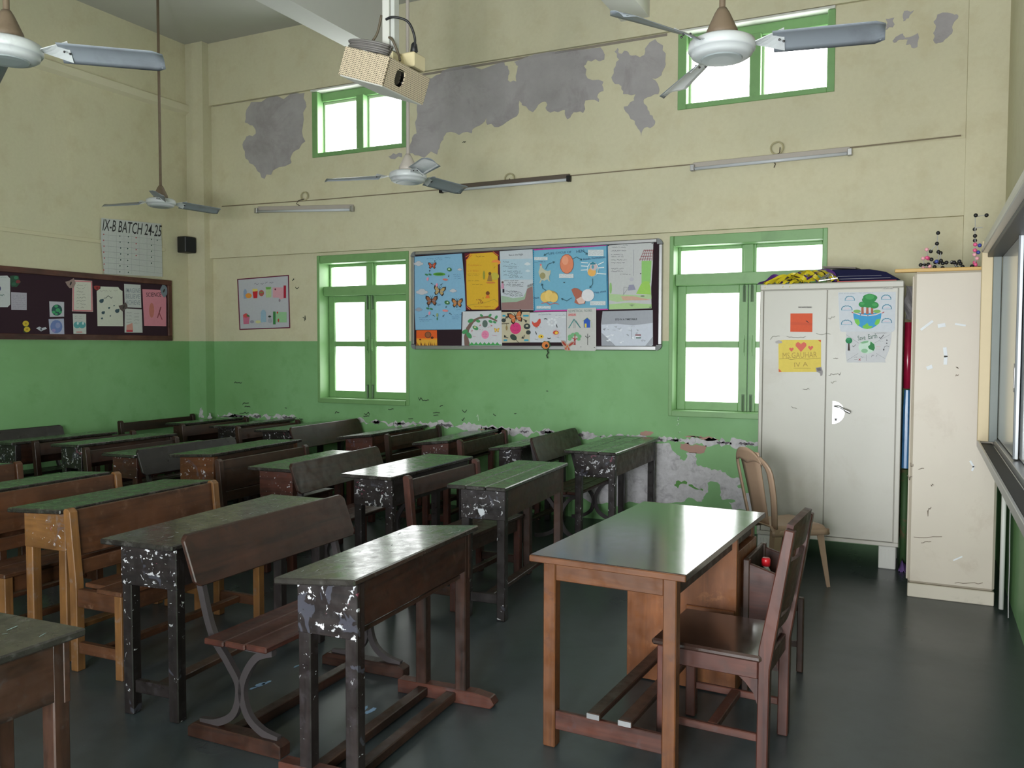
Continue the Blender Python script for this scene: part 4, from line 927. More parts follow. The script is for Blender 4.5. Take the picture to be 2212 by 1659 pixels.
MB().box(.0,.045,-.03,.03,dz_+.03,ZC-pc.z-.0).build('post', M_WHITEP, t, bevel=.003)
MB().box(.05,.075,-.022,.028,dz_+.05,ZC-pc.z-.0).build('cable_trunking', simple('grey_trunking',(196,198,194),.5), t, bevel=.003)
MB().box(-.04,.09,-.06,.06,dz_-.02,dz_+.035).build('mount_plate', simple('cream_plate',(206,196,160),.5), t, bevel=.004)
MB().box(.05,.17,.03,.15,dz_-.03,dz_+.05).build('adapter_box', simple('cream_box',(214,200,160),.5,.1), t, bevel=.006)
mb = MB()
for k in range(6):
    rr = .098+.006*(k%3); mb.tube([(-.05+rr*1.2*math.cos(a), -.07+rr*.7*math.sin(a), dz_+.04+.009*k-.05*math.cos(a)*.6) for a in [2*math.pi*j/24 for j in range(25)]], .006, 6)
mb.build('cable_hank', simple('grey_cable',(120,116,114),.5), t, smooth=True)
mb = MB(); mb.tube(arc([(.03,-.035,dz_+.22),(.08,-.035,dz_+.225),(.15,-.0,dz_+.20),(.175,.03,dz_+.12),(.15,.06,dz_+.05)],6), .007, 8); mb.lathe([(.01,0),(.022,.01),(.016,.05),(.008,.06)], (.155,.055,dz_+.045), 10); mb.build('power_lead', M_BLACK, t, smooth=True)
mb = MB(); mb.tube(arc([(-.003,-.03,dz_+.25),(-.03,-.03,dz_+.16),(-.06,-.04,dz_+.11)],5), .007, 8); mb.tube(arc([(.05,-.035,dz_+.12),(.075,-.04,dz_+.10),(.10,-.02,dz_+.03),(.13,-.05,dz_-.02)],5), .007, 8); mb.build('signal_lead', simple('brown_lead',(92,82,66),.5), t, smooth=True)

# ================================================================ LEFT WALL: speaker, trunking, notice boards
a = hit(0,500,0,XL); 
t = tag(MB().box(0,.012,-1.6,6.93,-.02,.02).build('cable_trunking', simple('cream_trunking',(204,197,168),.7,.08,6), None, bevel=.003), 'painted cable trunking running along the left wall to the small speaker', 'trunking'); t.location = (XL,0,hit(217,522,0,XL).z)
c = hit(403,528,0,XL+.09)
t = empty('wall_speaker', (XL+.02,c.y,c.z), R(0), 'small black box speaker on the left wall near the corner', 'speaker')
MB().box(0,.13,-.075,.085,-.095,.085).build('cabinet', M_BLACK, t, bevel=.008); MB().box(.13,.136,-.066,.076,-.085,.075).build('grille', simple('speaker_cloth',(30,32,36),.9,.3,60), t, bevel=.002); MB().box(-.02,.0,-.03,.03,-.03,.03).build('bracket', M_DARKM, t)

# ================================================================ PAPERS: every sheet is its own thing, its drawing a flat print on it
class Sheet:
    """paper whose outline is known on a wall plane; prints are laid on it in thin layers"""
    def __init__(s, name, label, px, axis, val, rgb, group=None, cat='poster', crop=(0,0,1), th=.0012, rough=.75):
        s.axis, s.val, s.crop = axis, val, crop; s.n = Vector((0,-1,0)) if axis == 1 else Vector((1,0,0)); s.th = th
        P = [hit(*s.px(*p), axis, val) for p in px]; s.org = sum(P, Vector())/len(P)
        mb = MB(); n = len(P); F = [p-s.org+s.n*th for p in P]; Bk = [p-s.org+s.n*.0002 for p in P]
        mb.add(F+Bk, [list(range(n)), list(range(2*n-1,n-1,-1))]+[(i,(i+1)%n,n+(i+1)%n,n+i) for i in range(n)])
        s.o = mb.build(name, flat(rgb, rough), None, tri=True); s.o.location = s.org; tag(s.o, label, cat, group)
        s.mb = MB(); s.mats = []; s.lay = 0
    def px(s, a, b): return (s.crop[0]+a/s.crop[2], s.crop[1]+b/s.crop[2])
    def W(s, a, b, lay): return hit(*s.px(a,b), s.axis, s.val)-s.org+s.n*(s.th+.0003+.00012*lay)
    def mi(s, rgb):
        m = flat(rgb, .7)
        if m not in s.mats: s.mats.append(m)
        return s.mats.index(m)
    def poly(s, pts, rgb):
        s.lay += 1; s.mb.add([s.W(a,b,s.lay) for a,b in pts], [list(range(len(pts)))], s.mi(rgb))
    def rect(s, a,b,c,d, rgb): s.poly([(a,b),(c,b),(c,d),(a,d)], rgb)
    def ell(s, a,b,ra,rb, rgb, rot=0, n=14):
        c_, s_ = math.cos(rot), math.sin(rot)
        s.poly([(a+ra*math.cos(2*math.pi*k/n)*c_-rb*math.sin(2*math.pi*k/n)*s_, b+ra*math.cos(2*math.pi*k/n)*s_+rb*math.sin(2*math.pi*k/n)*c_) for k in range(n)], rgb)
    def line(s, pts, rgb, w_=3):
        s.lay += 1
        for p, q in zip(pts[:-1],pts[1:]):
            d = Vector(q)-Vector(p)
            if d.length < 1e-6: continue
            n = Vector((-d.y,d.x)).normalized()*w_/2; e = d.normalized()*w_*.3
            c = [Vector(p)+n-e, Vector(q)+n+e, Vector(q)-n+e, Vector(p)-n-e]
            s.mb.add([s.W(v.x,v.y,s.lay) for v in c], [(0,1,2,3)], s.mi(rgb))
    def border(s, pts, rgb, w_): s.line(list(pts)+[pts[0]], rgb, w_)
    def arrow(s, pts, rgb, w_=4, h_=14):
        s.line(pts, rgb, w_); q = Vector(pts[-1]); d = (q-Vector(pts[-2])).normalized(); n = Vector((-d.y,d.x))
        s.line([tuple(q-d*h_+n*h_*.6), tuple(q), tuple(q-d*h_-n*h_*.6)], rgb, w_)
    def scr(s, a, b, w_, rgb=(60,60,66), h_=10, t_=2.2, step=7):
        n = max(2,int(w_/step)); pts = []; gap = 0
        for i in range(n+1):
            if gap == 0 and random.random() < .16 and len(pts) > 2: s.line(pts, rgb, t_); pts = []; continue
            pts.append((a+w_*i/n, b+random.uniform(-h_/2,h_/2)))
        if len(pts) > 1: s.line(pts, rgb, t_)
    def text(s, txt, p, q, h_, rgb=(40,40,44), bold=0.0):
        cu = bpy.data.curves.new('tmp','FONT'); cu.body = txt; cu.resolution_u = 2; cu.offset = bold
        o = bpy.data.objects.new('tmp', cu); COL.objects.link(o); bpy.context.view_layer.update()
        me = bpy.data.meshes.new_from_object(o.evaluated_get(bpy.context.evaluated_depsgraph_get()))
        xs = [v.co.x for v in me.vertices]; ys = [v.co.y for v in me.vertices]
        if xs:
            s.lay += 1; x0,x1,y0,y1 = min(xs),max(xs),min(ys),max(ys); P = Vector(p); d = Vector(q)-P; nn = Vector((d.y,-d.x)).normalized()*h_
            s.mb.add([s.W(*(P+d*((v.co.x-x0)/(x1-x0))+nn*((v.co.y-y0)/(y1-y0))), s.lay) for v in me.vertices], [tuple(f.vertices) for f in me.polygons], s.mi(rgb))
        bpy.data.objects.remove(o); bpy.data.meshes.remove(me); bpy.data.curves.remove(cu)
    def butterfly(s, a, b, r, rgb, edge=(50,36,30), rot=0):
        c_, s_ = math.cos(rot), math.sin(rot)
        def T(x,y): return (a+(x*c_-y*s_)*r, b+(x*s_+y*c_)*r)
        for k in (-1,1):
            for pts in ([(0,-.1),(k*.5,-.75),(k*1,-.9),(k*1.05,-.4),(k*.75,.05)], [(0,0),(k*.7,.1),(k*.85,.45),(k*.6,.85),(k*.25,.6)]):
                s.poly([T(x*1.08,y*1.08) for x,y in pts], edge); s.poly([T(x*.82+k*.06,y*.82) for x,y in pts], rgb)
            s.line([T(0,-.4),T(k*.25,-.95)], edge, max(1.2,r*.05))
        s.poly([T(-.07,-.5),(T(.07,-.5)),T(.09,.1),T(0,.7),T(-.09,.1)], edge)
    def cloud(s, a, b, w_, rgb, out=None):
        for (dx,dy,r_) in ((-.3,.05,.22),(0,-.08,.3),(.3,.05,.22),(0,.1,.3)):
            if out: s.ell(a+dx*w_, b+dy*w_*.9, r_*w_+3, r_*w_*.62+3, out)
        for (dx,dy,r_) in ((-.3,.05,.22),(0,-.08,.3),(.3,.05,.22),(0,.1,.3)): s.ell(a+dx*w_, b+dy*w_*.9, r_*w_, r_*w_*.62, rgb)
    def done(s):
        if s.mb.f: 
            o = s.mb.build('print', s.mats, s.o, tri=True)
        return s.o

# ---- aluminium-framed notice board on the window wall
bx0, bx1, bz0, bz1 = -4.722,-2.103,1.565,2.555
t = empty('notice_board', ((bx0+bx1)/2, D, bz0), 0, 'wide aluminium-framed maroon notice board crowded with drawings between the two lower windows', 'notice board')
ox = t.location.x; bw = bx1-bx0; bh = bz1-bz0
MB().box(-bw/2+.015,bw/2-.015,-.02,-.002,.015,bh-.015).build('felt_panel', M_FELT, t)
for (z0_,z1_) in ((0,.04),(bh-.035,bh)): MB().box(-bw/2+.05,bw/2-.05,-.034,-.002,z0_,z1_).build('frame_rail', M_ALU, t, bevel=.006)
for s_ in (-1,1):
    xa, xb = sorted((s_*bw/2, s_*(bw/2-.035))); MB().box(xa,xb,-.034,-.002,.05,bh-.05).build('frame_stile', M_ALU, t, bevel=.006)
    for zc in (0,1):
        cm = MB(); n = 6; xx_ = s_*bw/2; zz_ = zc*bh; r_ = .05; sz = -1 if zc else 1
        arcp = [(xx_-s_*r_*(1-math.cos(math.pi/2*k/n))*1.0 if False else xx_-s_*(r_-r_*math.sin(math.pi/2*k/n)), zz_+sz*(r_-r_*math.cos(math.pi/2*k/n))) for k in range(n+1)]
        cm.prism(arcp+[(xx_-s_*r_, zz_+sz*r_)], 1, -.037, -.002); cm.build('corner_cap', simple('grey_corner_cap',(120,124,126),.45), t, tri=True)
BV = D-.0205
C1, C2 = (880,500,6.145), (1140,500,5.719)
G = 'drawings on the notice board'
INK, BLU = (52,52,60), (60,100,150)
s = Sheet('drawing_sheet','pale blue chart of butterflies, caterpillars and clouds at the left of the notice board',[(95,335),(725,292),(760,700),(775,1050),(720,1075),(715,1300),(108,1305),(98,1080)],1,BV,(134,182,214),G,crop=C1)
s.scr(260,362,120,(70,110,150),16,3); s.scr(390,354,70,(70,110,150),16,3); s.scr(495,345,85,(70,110,150),16,3); s.scr(385,374,80,BLU)
for (a,b,w_) in ((150,425,120),(195,800,150),(610,785,90),(155,1035,90),(700,505,60)): s.cloud(a,b,w_,(196,198,206) if b < 1000 else (150,160,176),(120,150,176))
for (a,b,r,c,ro) in ((335,455,48,(196,84,50),0),(432,790,70,(186,160,110),.15),(328,920,72,(150,96,70),0),(668,950,66,(196,132,76),0)): s.butterfly(a,b,r,c,rot=ro)
s.ell(430,568,82,22,(92,160,60)); s.ell(430,568,60,10,(60,120,40)); s.ell(565,506,32,26,(64,120,70),.3); s.ell(535,945,36,26,(64,120,70),.3); s.ell(562,502,14,12,(190,220,190)); s.ell(540,942,12,10,(210,230,210))
for (a,b) in ((262,575),(308,572),(278,1022),(325,1030)): s.ell(a,b,22,12,(60,130,90),.4)
for (a,b) in ((278,632),(398,712),(302,1085)): s.ell(a,b,14,24,(226,150,176),.2)
s.ell(512,640,36,14,(206,120,112),.1); s.ell(512,1052,38,16,(222,140,140),.1); s.ell(405,1110,14,26,(150,170,120)); s.ell(405,1160,8,20,(70,130,90))
for A in ([(560,575),(555,605)],[(475,690),(450,715)],[(350,705),(322,685)],[(300,540),(308,512)],[(530,990),(520,1012)],[(500,1105),(480,1130)],[(375,1132),(348,1108)],[(290,1010),(293,985)],[(665,985),(667,1012)],[(250,1130),(280,1118)],[(600,1108),(566,1082)],[(380,390),(370,400)]): s.arrow(A, INK, 4, 12)
for (a,b,w_) in ((620,575,110),(630,598,100),(640,622,80),(400,965,55),(405,980,50),(165,1145,110),(170,1170,165),(180,1192,120),(600,1135,110),(605,1160,90),(660,1040,60),(640,1108,110)): s.scr(a,b,w_,BLU)
s.done()
s = Sheet('drawing_sheet','yellow poem sheet with red and maroon foil border',[(760,290),(1218,258),(1226,1040),(780,1042),(772,700)],1,BV,(92,22,40),G,crop=C1)
s.poly([(840,296),(1130,276),(1200,330),(1205,700),(1210,980),(1150,1036),(860,1036),(792,985),(782,640),(784,380)],(222,176,46))
for (p,q) in (((775,340),(838,296)),((782,380),(860,310)),((1140,270),(1208,320)),((790,1000),(830,1036)),((1210,985),(1160,1036))): s.line([p,q],(226,120,50),9)
s.scr(912,334,112,(120,80,30),22,3.5)
for (a,b,w_) in ((800,435,160),(800,455,185),(800,515,150),(805,528,150),(800,565,160),(805,585,140),(800,655,150),(865,705,140)): s.scr(a,b,w_,(196,96,40) if b < 530 else (110,90,40),12)
s.ell(1180,410,60,34,(236,140,70)); s.rect(1120,412,1204,440,(222,176,46)); s.ell(1160,595,60,50,(196,180,70)); s.ell(1098,560,20,22,(110,80,40)); s.poly([(1080,580),(1118,580),(1130,660),(1062,660)],(160,120,60)); s.ell(1110,680,62,12,(206,130,60)); s.ell(1020,580,14,60,(150,150,60))
s.ell(1070,820,26,26,(120,70,30)); s.poly([(1052,845),(1088,845),(1094,885),(1040,885)],(226,120,50))
for k in range(14): s.ell(920+random.uniform(0,90),880+random.uniform(0,80),6,6,(150,90,40))
s.line([(800,985),(900,965),(980,960),(1080,930),(1160,900),(1204,940)],(150,140,60),4); s.scr(890,1000,260,(190,110,50),16); s.scr(1150,470,30,INK,30); s.done()
s = Sheet('drawing_sheet','white poem sheet with crayon sky, grass and brown hill',[(1225,262),(1662,235),(1676,700),(1680,1045),(1250,1042),(1236,700)],1,BV,(196,204,212),G,crop=C1)
s.poly([(1238,372),(1664,360),(1672,640),(1242,640)],(172,200,216)); s.text('Rain in the Night',(1350,335),(1540,322),32,INK)
s.poly([(1246,850),(1400,885),(1540,870),(1600,750),(1664,720),(1672,940),(1250,945)],(158,184,160)); s.poly([(1250,945),(1450,935),(1560,900),(1590,760),(1664,725),(1674,1040),(1252,1040)],(150,118,116))
s.cloud(1595,430,80,(214,222,228)); s.cloud(1600,522,60,(206,218,226))
for i,(a,b,w_) in enumerate(((1270,405,95),(1350,432,95),(1270,462,205),(1340,488,125),(1275,528,230),(1345,552,180),(1280,580,190),(1350,605,185),(1290,655,185),(1340,680,215),(1285,705,250),(1350,725,190),(1310,792,145),(1350,805,165),(1280,830,250),(1365,855,170))): s.scr(a,b,w_,INK,13,3)
s.ell(1268,675,14,14,(110,80,80)); s.poly([(1255,690),(1282,690),(1288,760),(1248,760)],(206,150,176)); s.rect(1268,765,1292,812,(40,36,50))
for k in range(16): s.line([(1600+5*k,745-2*k),(1598+5*k+random.uniform(-6,6),715-2*k)],(96,80,80),2)
s.done()
s = Sheet('drawing_sheet','small orange sunset painting of a butterfly over reeds, lower left of the board',[(120,1312),(392,1310),(398,1530),(120,1535)],1,BV,(226,96,36),G,crop=C1)
s.rect(122,1420,396,1470,(236,150,44)); s.rect(122,1440,396,1530,(226,170,60)); s.ell(275,1372,44,44,(110,60,40)); s.ell(275,1372,34,34,(150,90,56)); s.ell(330,1410,20,16,(90,44,30)); s.ell(172,1435,14,12,(130,50,30))
for k in range(13): a = 130+20*k; s.poly([(a,1530),(a+16,1530),(a+30-random.uniform(0,50),1450+random.uniform(-10,40))],(96,44,26))
s.done()
s = Sheet('drawing_sheet','white sheet with brown branch arch, green leaves and caterpillar cycle',[(735,1062),(1248,1050),(1258,1535),(1100,1540),(722,1518),(728,1280)],1,BV-.0015,(206,208,214),G,crop=C1)
s.poly([(760,1518),(752,1400),(780,1280),(850,1180),(960,1130),(1080,1120),(1195,1180),(1190,1200),(1080,1150),(960,1160),(880,1210),(820,1310),(808,1400),(830,1520)],(122,98,90))
for (a,b,r,ro) in ((840,1185,40,-.4),(985,1115,24,.5),(1098,1115,26,-.8),(1180,1140,28,-1),(940,1190,30,.2),(1105,1195,30,.4),(905,1280,42,.5),(1160,1205,24,.4),(820,1380,48,.9),(765,1330,42,-.5)): s.ell(a,b,r,r*.62,(74,150,96),ro)
s.ell(1032,1225,36,50,(92,110,104)); s.ell(900,1270,16,12,(200,196,150)); s.poly([(820,1500),(830,1450)]+[(830+28*k,1448+(20 if k%2 else 52)) for k in range(15)]+[(1252,1500),(1252,1512),(820,1512)],(74,160,90))
s.ell(1035,1370,50,56,(230,140,176)); s.scr(1008,1345,54,(180,70,120),14,3); s.scr(1002,1370,66,(180,70,120),14,3); s.scr(1005,1395,60,(180,70,120)); s.butterfly(1188,1310,32,(236,200,90),(190,140,60)); 
for (a,b,w_) in ((955,1305,55),(1070,1270,40),(1130,1380,65),(872,1392,40)): s.scr(a,b,w_,(200,110,150),12,3)
for A in ([(850,1335),(866,1310)],[(955,1255),(978,1240)],[(1100,1240),(1128,1255)]): s.arrow(A,(190,60,90),4,12)
s.done()
s = Sheet('drawing_sheet','beige sheet with orange monarch butterfly above a pink disc',[(1250,1072),(1622,1068),(1626,1472),(1256,1476)],1,BV-.001,(196,188,162),G,crop=C1)
s.ell(1437,1285,74,78,(214,60,122)); s.scr(1405,1255,64,(150,40,90),16,3); s.scr(1395,1312,84,(150,40,90),16,3); s.butterfly(1440,1140,88,(206,120,70),(40,30,26),-.3)
for (a,b,r) in ((1280,1180,30),(1590,1260,44),(1608,1340,32)): s.ell(a,b,r,r*.9,(58,66,64))
s.ell(1410,1405,50,36,(56,72,64),.7); s.line([(1430,1420),(1478,1475)],(50,50,50),6); s.line([(1256,1226),(1350,1220)],(60,50,40),8); s.line([(1318,1226),(1322,1250)],(60,50,40),5); s.ell(1320,1280,13,34,(150,130,90)); s.ell(1590,1255,18,12,(196,196,170))
for (a,b,c,d) in ((1265,1105,1305,1130),(1540,1105,1612,1130),(1280,1432,1328,1455),(1552,1432,1610,1455)): s.rect(a,b,c,d,(60,160,190))
for A in ([(1295,1185),(1305,1150),(1335,1130)],[(1545,1170),(1575,1180),(1578,1205)],[(1555,1375),(1550,1405),(1520,1415)],[(1340,1412),(1305,1405),(1292,1380)]): s.arrow(A,(44,44,44),9,22)
s.done()
# second crop: right half of the board
s = Sheet('drawing_sheet','large blue egg and hen chart with magenta and blue foil edges',[(68,232),(975,160),(992,600),(998,950),(850,970),(75,985),(72,500)],1,BV,(118,178,206),G,crop=C2)
s.line([(70,226),(976,168)],(190,50,150),20); s.line([(78,985),(990,962)],(200,70,160),16); s.line([(72,230),(74,700),(82,980)],(30,120,160),16); s.line([(980,170),(982,600),(992,955)],(36,110,150),16)
for k in range(40): a = 90+22*k; s.line([(a,218-a*.055+random.uniform(-6,6)),(a+12,216-a*.055+random.uniform(-6,6))],(236,190,226),4)
for k in range(30): b = 240+24*k; s.line([(72+b*.01,b),(76+b*.01,b+12)],(130,206,230),4)
s.text('LIFE CYCLE OF',(265,288),(545,265),26,(70,110,140)); s.text('HEN',(610,268),(702,256),34,(60,90,120))
s.poly([(160,402),(178,402),(186,450),(220,480),(250,490),(290,480),(286,520),(268,560),(272,600),(286,620),(262,612),(250,592),(210,610),(180,600),(160,640),(150,634),(166,590),(146,540),(138,500),(152,460)],(196,196,176)); s.ell(190,548,36,40,(158,152,110)); s.ell(165,412,10,14,(226,120,130))
s.ell(487,402,86,122,(150,70,44)); s.ell(487,402,81,117,(226,138,104)); s.ell(468,360,40,56,(236,160,128))
for (a,b,c,d) in ((750,228,942,305),(88,318,252,355),(395,525,572,578),(778,862,968,912),(118,922,292,955)):
    s.rect(a,b,c,d,(214,222,226))
    for k in range(int((d-b)/16)): s.scr(a+8,b+12+15*k,c-a-18,(110,120,140),7,2)
s.text('Inside Formation',(695,358),(962,328),26,(64,84,130)); s.text('Egg shell',(835,770),(972,755),24,(64,84,130)); s.text('Chick',(85,840),(150,828),24,(64,84,130)); s.scr(92,380,40,(80,100,140),14,3); s.scr(142,376,84,(80,100,140),14,3)
s.ell(812,470,70,92,(236,240,240)); s.ell(812,475,64,86,(120,180,206)); s.ell(800,505,52,52,(236,180,100)); s.ell(822,440,46,44,(206,186,190)); s.ell(812,440,16,24,(90,160,180)); s.poly([(770,402),(812,376),(856,402),(830,412),(790,412)],(52,130,150))
for (a,b,c,d) in ((672,385,752,390),(672,428,748,432),(668,480,746,476),(880,410,945,380),(880,452,950,446),(862,520,975,528)): s.line([(a,b),(c,d)],(226,234,238),12)
s.ell(275,800,108,70,(190,160,90)); s.ell(225,815,58,62,(230,196,110)); s.ell(270,795,50,72,(236,204,120)); s.ell(330,820,54,58,(232,198,112)); s.line([(180,890),(240,876),(280,906),(340,886),(390,900)],(206,110,100),8)
s.poly([(548,720),(580,700),(625,705),(680,745),(672,800),(720,850),(715,890),(640,905),(585,880),(600,830),(572,780)],(176,104,86)); s.poly([(610,840),(680,800),(720,860),(700,890),(640,895)],(226,196,186)); s.ell(752,790,78,76,(226,226,232))
for A in ([(232,466),(262,405),(340,378)],[(565,342),(610,318),(678,356)],[(810,585),(812,650),(775,698)],[(550,822),(490,860),(425,830)],[(235,730),(195,705),(185,648)],[(690,245),(748,285)],[(265,265),(210,300)]): s.arrow(A,(52,92,104),6,20)
s.ell(460,632,7,7,INK); s.done()
s = Sheet('drawing_sheet','white verse sheet with pencil swing girl and green crayon house',[(990,172),(1552,132),(1545,400),(1525,700),(1530,950),(1005,965),(1000,600)],1,BV-.001,(196,198,200),G,crop=C2)
s.poly([(1408,365),(1530,360),(1516,640),(1406,640)],(146,200,116)); s.poly([(1340,770),(1400,650),(1440,612),(1500,620),(1518,690),(1524,780)],(158,206,96)); s.poly([(1005,770),(1160,780),(1400,790),(1528,780),(1530,830),(1300,850),(1100,870),(1005,850)],(176,204,156)); s.poly([(1005,900),(1250,880),(1530,900),(1530,948),(1005,962)],(172,206,146)); s.poly([(1150,800),(1300,800),(1526,845),(1400,850),(1180,850)],(206,170,150)); s.ell(1025,700,16,70,(146,190,120))
for k in range(6): s.line([(1385+30*k,360),(1440+22*k,225)],(140,60,66),6)
for k in range(4): s.line([(1440-20*k,235+36*k),(1546-3*k,232+36*k)],(140,60,66),6)
s.line([(1310,225),(1304,550)],(120,120,140),3); s.ell(1285,590,26,24,(186,186,196)); s.poly([(1250,660),(1310,655),(1335,720),(1240,730)],(150,150,172)); s.line([(1190,770),(1250,690),(1190,690),(1185,785)],(130,130,140),4); s.ell(1420,798,26,8,(110,120,110))
for (a,b,w_) in ((1180,172,60),(1040,195,175),(1035,238,190),(1032,288,145),(1035,312,150),(1035,352,185),(1035,388,165),(1035,460,155),(1035,492,140),(1145,530,125)): s.scr(a,b,w_,(92,92,104),13,3)
for k in range(7): s.line([(1290,925),(1255+11*k,890+abs(3-k)*5)],(120,130,120),2)
for (a,b) in ((1000,176),(1540,148),(1398,522),(1515,936)): s.ell(a,b,7,7,(30,30,34))
s.done()
s = Sheet('drawing_sheet','white sheet with red hen, chick and egg life cycle',[(25,1002),(478,990),(475,1370),(25,1370)],1,BV-.0005,(204,208,216),G,crop=C2)
s.text('Life Cycle of a Hen',(132,1040),(290,1034),22,(100,110,130)); s.scr(345,1034,120,(110,120,140),14,2.5); s.rect(340,1048,470,1070,(214,218,224)); s.scr(380,1060,50,INK)
s.poly([(52,1105),(80,1130),(112,1120),(135,1085),(160,1090),(162,1125),(140,1165),(110,1188),(75,1170),(55,1140)],(206,80,66)); s.ell(150,1090,10,12,(196,40,44)); s.line([(102,1185),(104,1200)],INK,4); s.line([(124,1182),(126,1196)],INK,4)
for k in range(8): s.ell(302+48*math.cos(k*.785),1120+40*math.sin(k*.785),16,14,(222,226,232))
s.ell(300,1122,16,22,(176,180,190)); s.ell(300,1122,13,19,(214,216,222))
for k in range(8): s.ell(352+40*math.cos(k*.785),1255+42*math.sin(k*.785),14,14,(206,196,204))
s.ell(350,1250,36,26,(196,70,60)); s.ell(356,1252,20,18,(240,196,70)); s.ell(165,1298,34,24,(236,196,60)); s.ell(172,1298,9,9,(80,60,40)); s.scr(90,1332,40,INK); s.scr(365,1308,50,INK); s.scr(148,1180,40,(90,120,150))
for A in ([(205,1082),(225,1076),(242,1086)],[(355,1150),(366,1185)],[(110,1270),(100,1238)],[(285,1318),(265,1326),(248,1318)]): s.line(A,(30,30,34),9)
s.done()
s = Sheet('drawing_sheet','white sheet titled geometrical figures with slide, blue house and tree',[(492,955),(845,940),(846,1460),(830,1475),(470,1470),(478,1360),(482,1000)],1,D-.036,(200,200,198),G,crop=C2)
s.text('GEOMETRICAL  FIGURES',(502,1000),(795,992),30,(92,116,112)); s.rect(500,1014,598,1046,(214,160,160)); s.text('ANGLES',(506,1042),(594,1038),22,(176,70,76))
s.line([(508,1192),(572,1085),(650,1188)],(70,140,140),11); s.line([(572,1085),(572,1192)],(120,130,130),4); s.line([(586,1090),(588,1192)],(120,130,130),4); s.line([(596,1100),(648,1180)],(60,90,90),4)
s.poly([(692,1100),(735,1068),(772,1098),(772,1188),(694,1188)],(48,92,186)); s.line([(678,1110),(735,1064),(784,1108)],(150,176,90),5); s.rect(704,1138,728,1186,(226,206,90)); s.line([(786,1188),(790,1120),(802,1188)],(180,190,150),3)
for (a,b,r) in ((528,1300,32),(560,1275,26),(605,1268,30),(640,1295,26),(630,1330,24),(520,1332,22)): s.ell(a,b,r,r*.85,(120,180,130))
s.poly([(566,1400),(572,1330),(530,1310),(578,1318),(580,1270),(592,1270),(588,1325),(632,1310),(592,1340),(594,1402)],(170,74,78))
s.line([(742,1265),(742,1400)],(80,80,80),7); s.line([(716,1290),(742,1318),(768,1290)],(80,80,80),5); s.line([(726,1305),(742,1320)],(60,60,60),4); s.ell(718,1296,6,6,INK); s.ell(766,1294,6,6,INK); s.ell(658,1425,5,4,INK); s.ell(826,1434,6,6,INK); s.done()
s = Sheet('timetable_sheet','silver-covered timetable sheet at the lower right of the notice board',[(925,985),(1545,972),(1548,1400),(1520,1430),(912,1430),(905,1150)],1,BV,(160,164,174),G,crop=C2,rough=.25)
s.poly([(912,1150),(1100,1140),(1300,1160),(1545,1130),(1545,1300),(1440,1428),(1330,1426),(1100,1428),(1000,1330),(912,1250)],(206,212,226))
for k in range(26): a = random.uniform(925,1500); b = random.uniform(1150,1400); s.poly([(a,b),(a+random.uniform(20,70),b+random.uniform(-20,10)),(a+random.uniform(20,60),b+random.uniform(6,26))], random.choice([(236,240,248),(180,186,198),(150,154,164),(226,230,240)]))  # foil reflections painted on as pale and grey shapes
s.text('STD IV A TIMETABLE',(1082,1098),(1352,1094),22,(50,52,58),.012); s.scr(1280,1170,40,(110,120,80)); s.rect(1330,1270,1400,1290,(150,110,118)); s.rect(1340,1306,1400,1322,(96,128,120)); s.line([(1284,1205),(1284,1325)],(130,134,140),4); s.done()
# cut-out paper ornaments on the board's lower rail
s = Sheet('paper_flower','orange paper flower with green leaves and trailing stem on the lower board rail',[(180,1380),(200,1352),(235,1358),(265,1352),(272,1380),(288,1410),(262,1440),(262,1466),(225,1462),(195,1452),(168,1430)],1,D-.037,(48,84,50),G,'ornament',crop=C2)
s.ell(222,1405,46,46,(222,130,66)); s.ell(232,1412,18,20,(44,34,30)); s.poly([(234,1460),(246,1460),(262,1500),(240,1530),(256,1568),(238,1566),(226,1530),(246,1500)],(40,52,36)); s.done()
s = Sheet('paper_butterfly','red and brown cut-out paper butterfly on the lower rail of the notice board',[(412,1345),(450,1350),(490,1395),(540,1360),(582,1356),(570,1390),(515,1430),(530,1470),(495,1476),(455,1465),(450,1430),(420,1385)],1,D-.0385,(184,160,146),G,'ornament',crop=C2)
s.poly([(424,1358),(448,1362),(478,1400),(468,1418),(432,1388)],(170,66,56)); s.poly([(572,1366),(540,1374),(505,1405),(512,1420),(556,1392)],(170,66,56)); s.poly([(462,1436),(484,1430),(480,1462),(464,1458)],(190,90,70)); s.poly([(498,1430),(510,1434),(520,1462),(500,1466)],(190,90,70)); s.ell(489,1420,12,14,(206,120,60)); s.done()

# ---- food poster on the wall
C6 = (490,570,10.367); PV = D-.001
s = Sheet('food_poster','white food poster with dark red border on the wall left of the left lower window',[(235,345),(1388,250),(1418,1432),(288,1475)],1,PV,(186,188,196),crop=C6)
s.border([(245,350),(1380,258),(1410,1428),(295,1468)],(104,32,64),24); s.scr(620,445,215,(92,84,100),44,6,18); s.scr(860,430,205,(92,84,100),44,6,18)
s.poly([(376,610),(400,570),(430,570),(450,610),(445,780),(380,780)],(140,160,190)); s.ell(490,712,72,56,(226,150,60)); s.poly([(580,620),(695,600),(685,765),(600,770)],(196,40,50)); s.poly([(575,560),(690,560),(692,612),(582,622)],(222,206,110)); s.ell(778,655,58,70,(170,90,80)); s.ell(778,640,44,14,(120,150,80)); s.poly([(870,520),(1000,515),(1000,750),(880,755)],(176,200,150)); s.poly([(872,520),(1000,516),(980,570),(890,575)],(110,170,80)); s.rect(1035,530,1270,755,(214,160,172)); s.rect(1276,485,1330,765,(170,26,56)); s.ell(1090,570,18,20,(90,30,60)); s.poly([(1170,750),(1270,750),(1270,780),(1190,800)],(214,160,172)); s.ell(1185,820,22,34,(150,140,150))
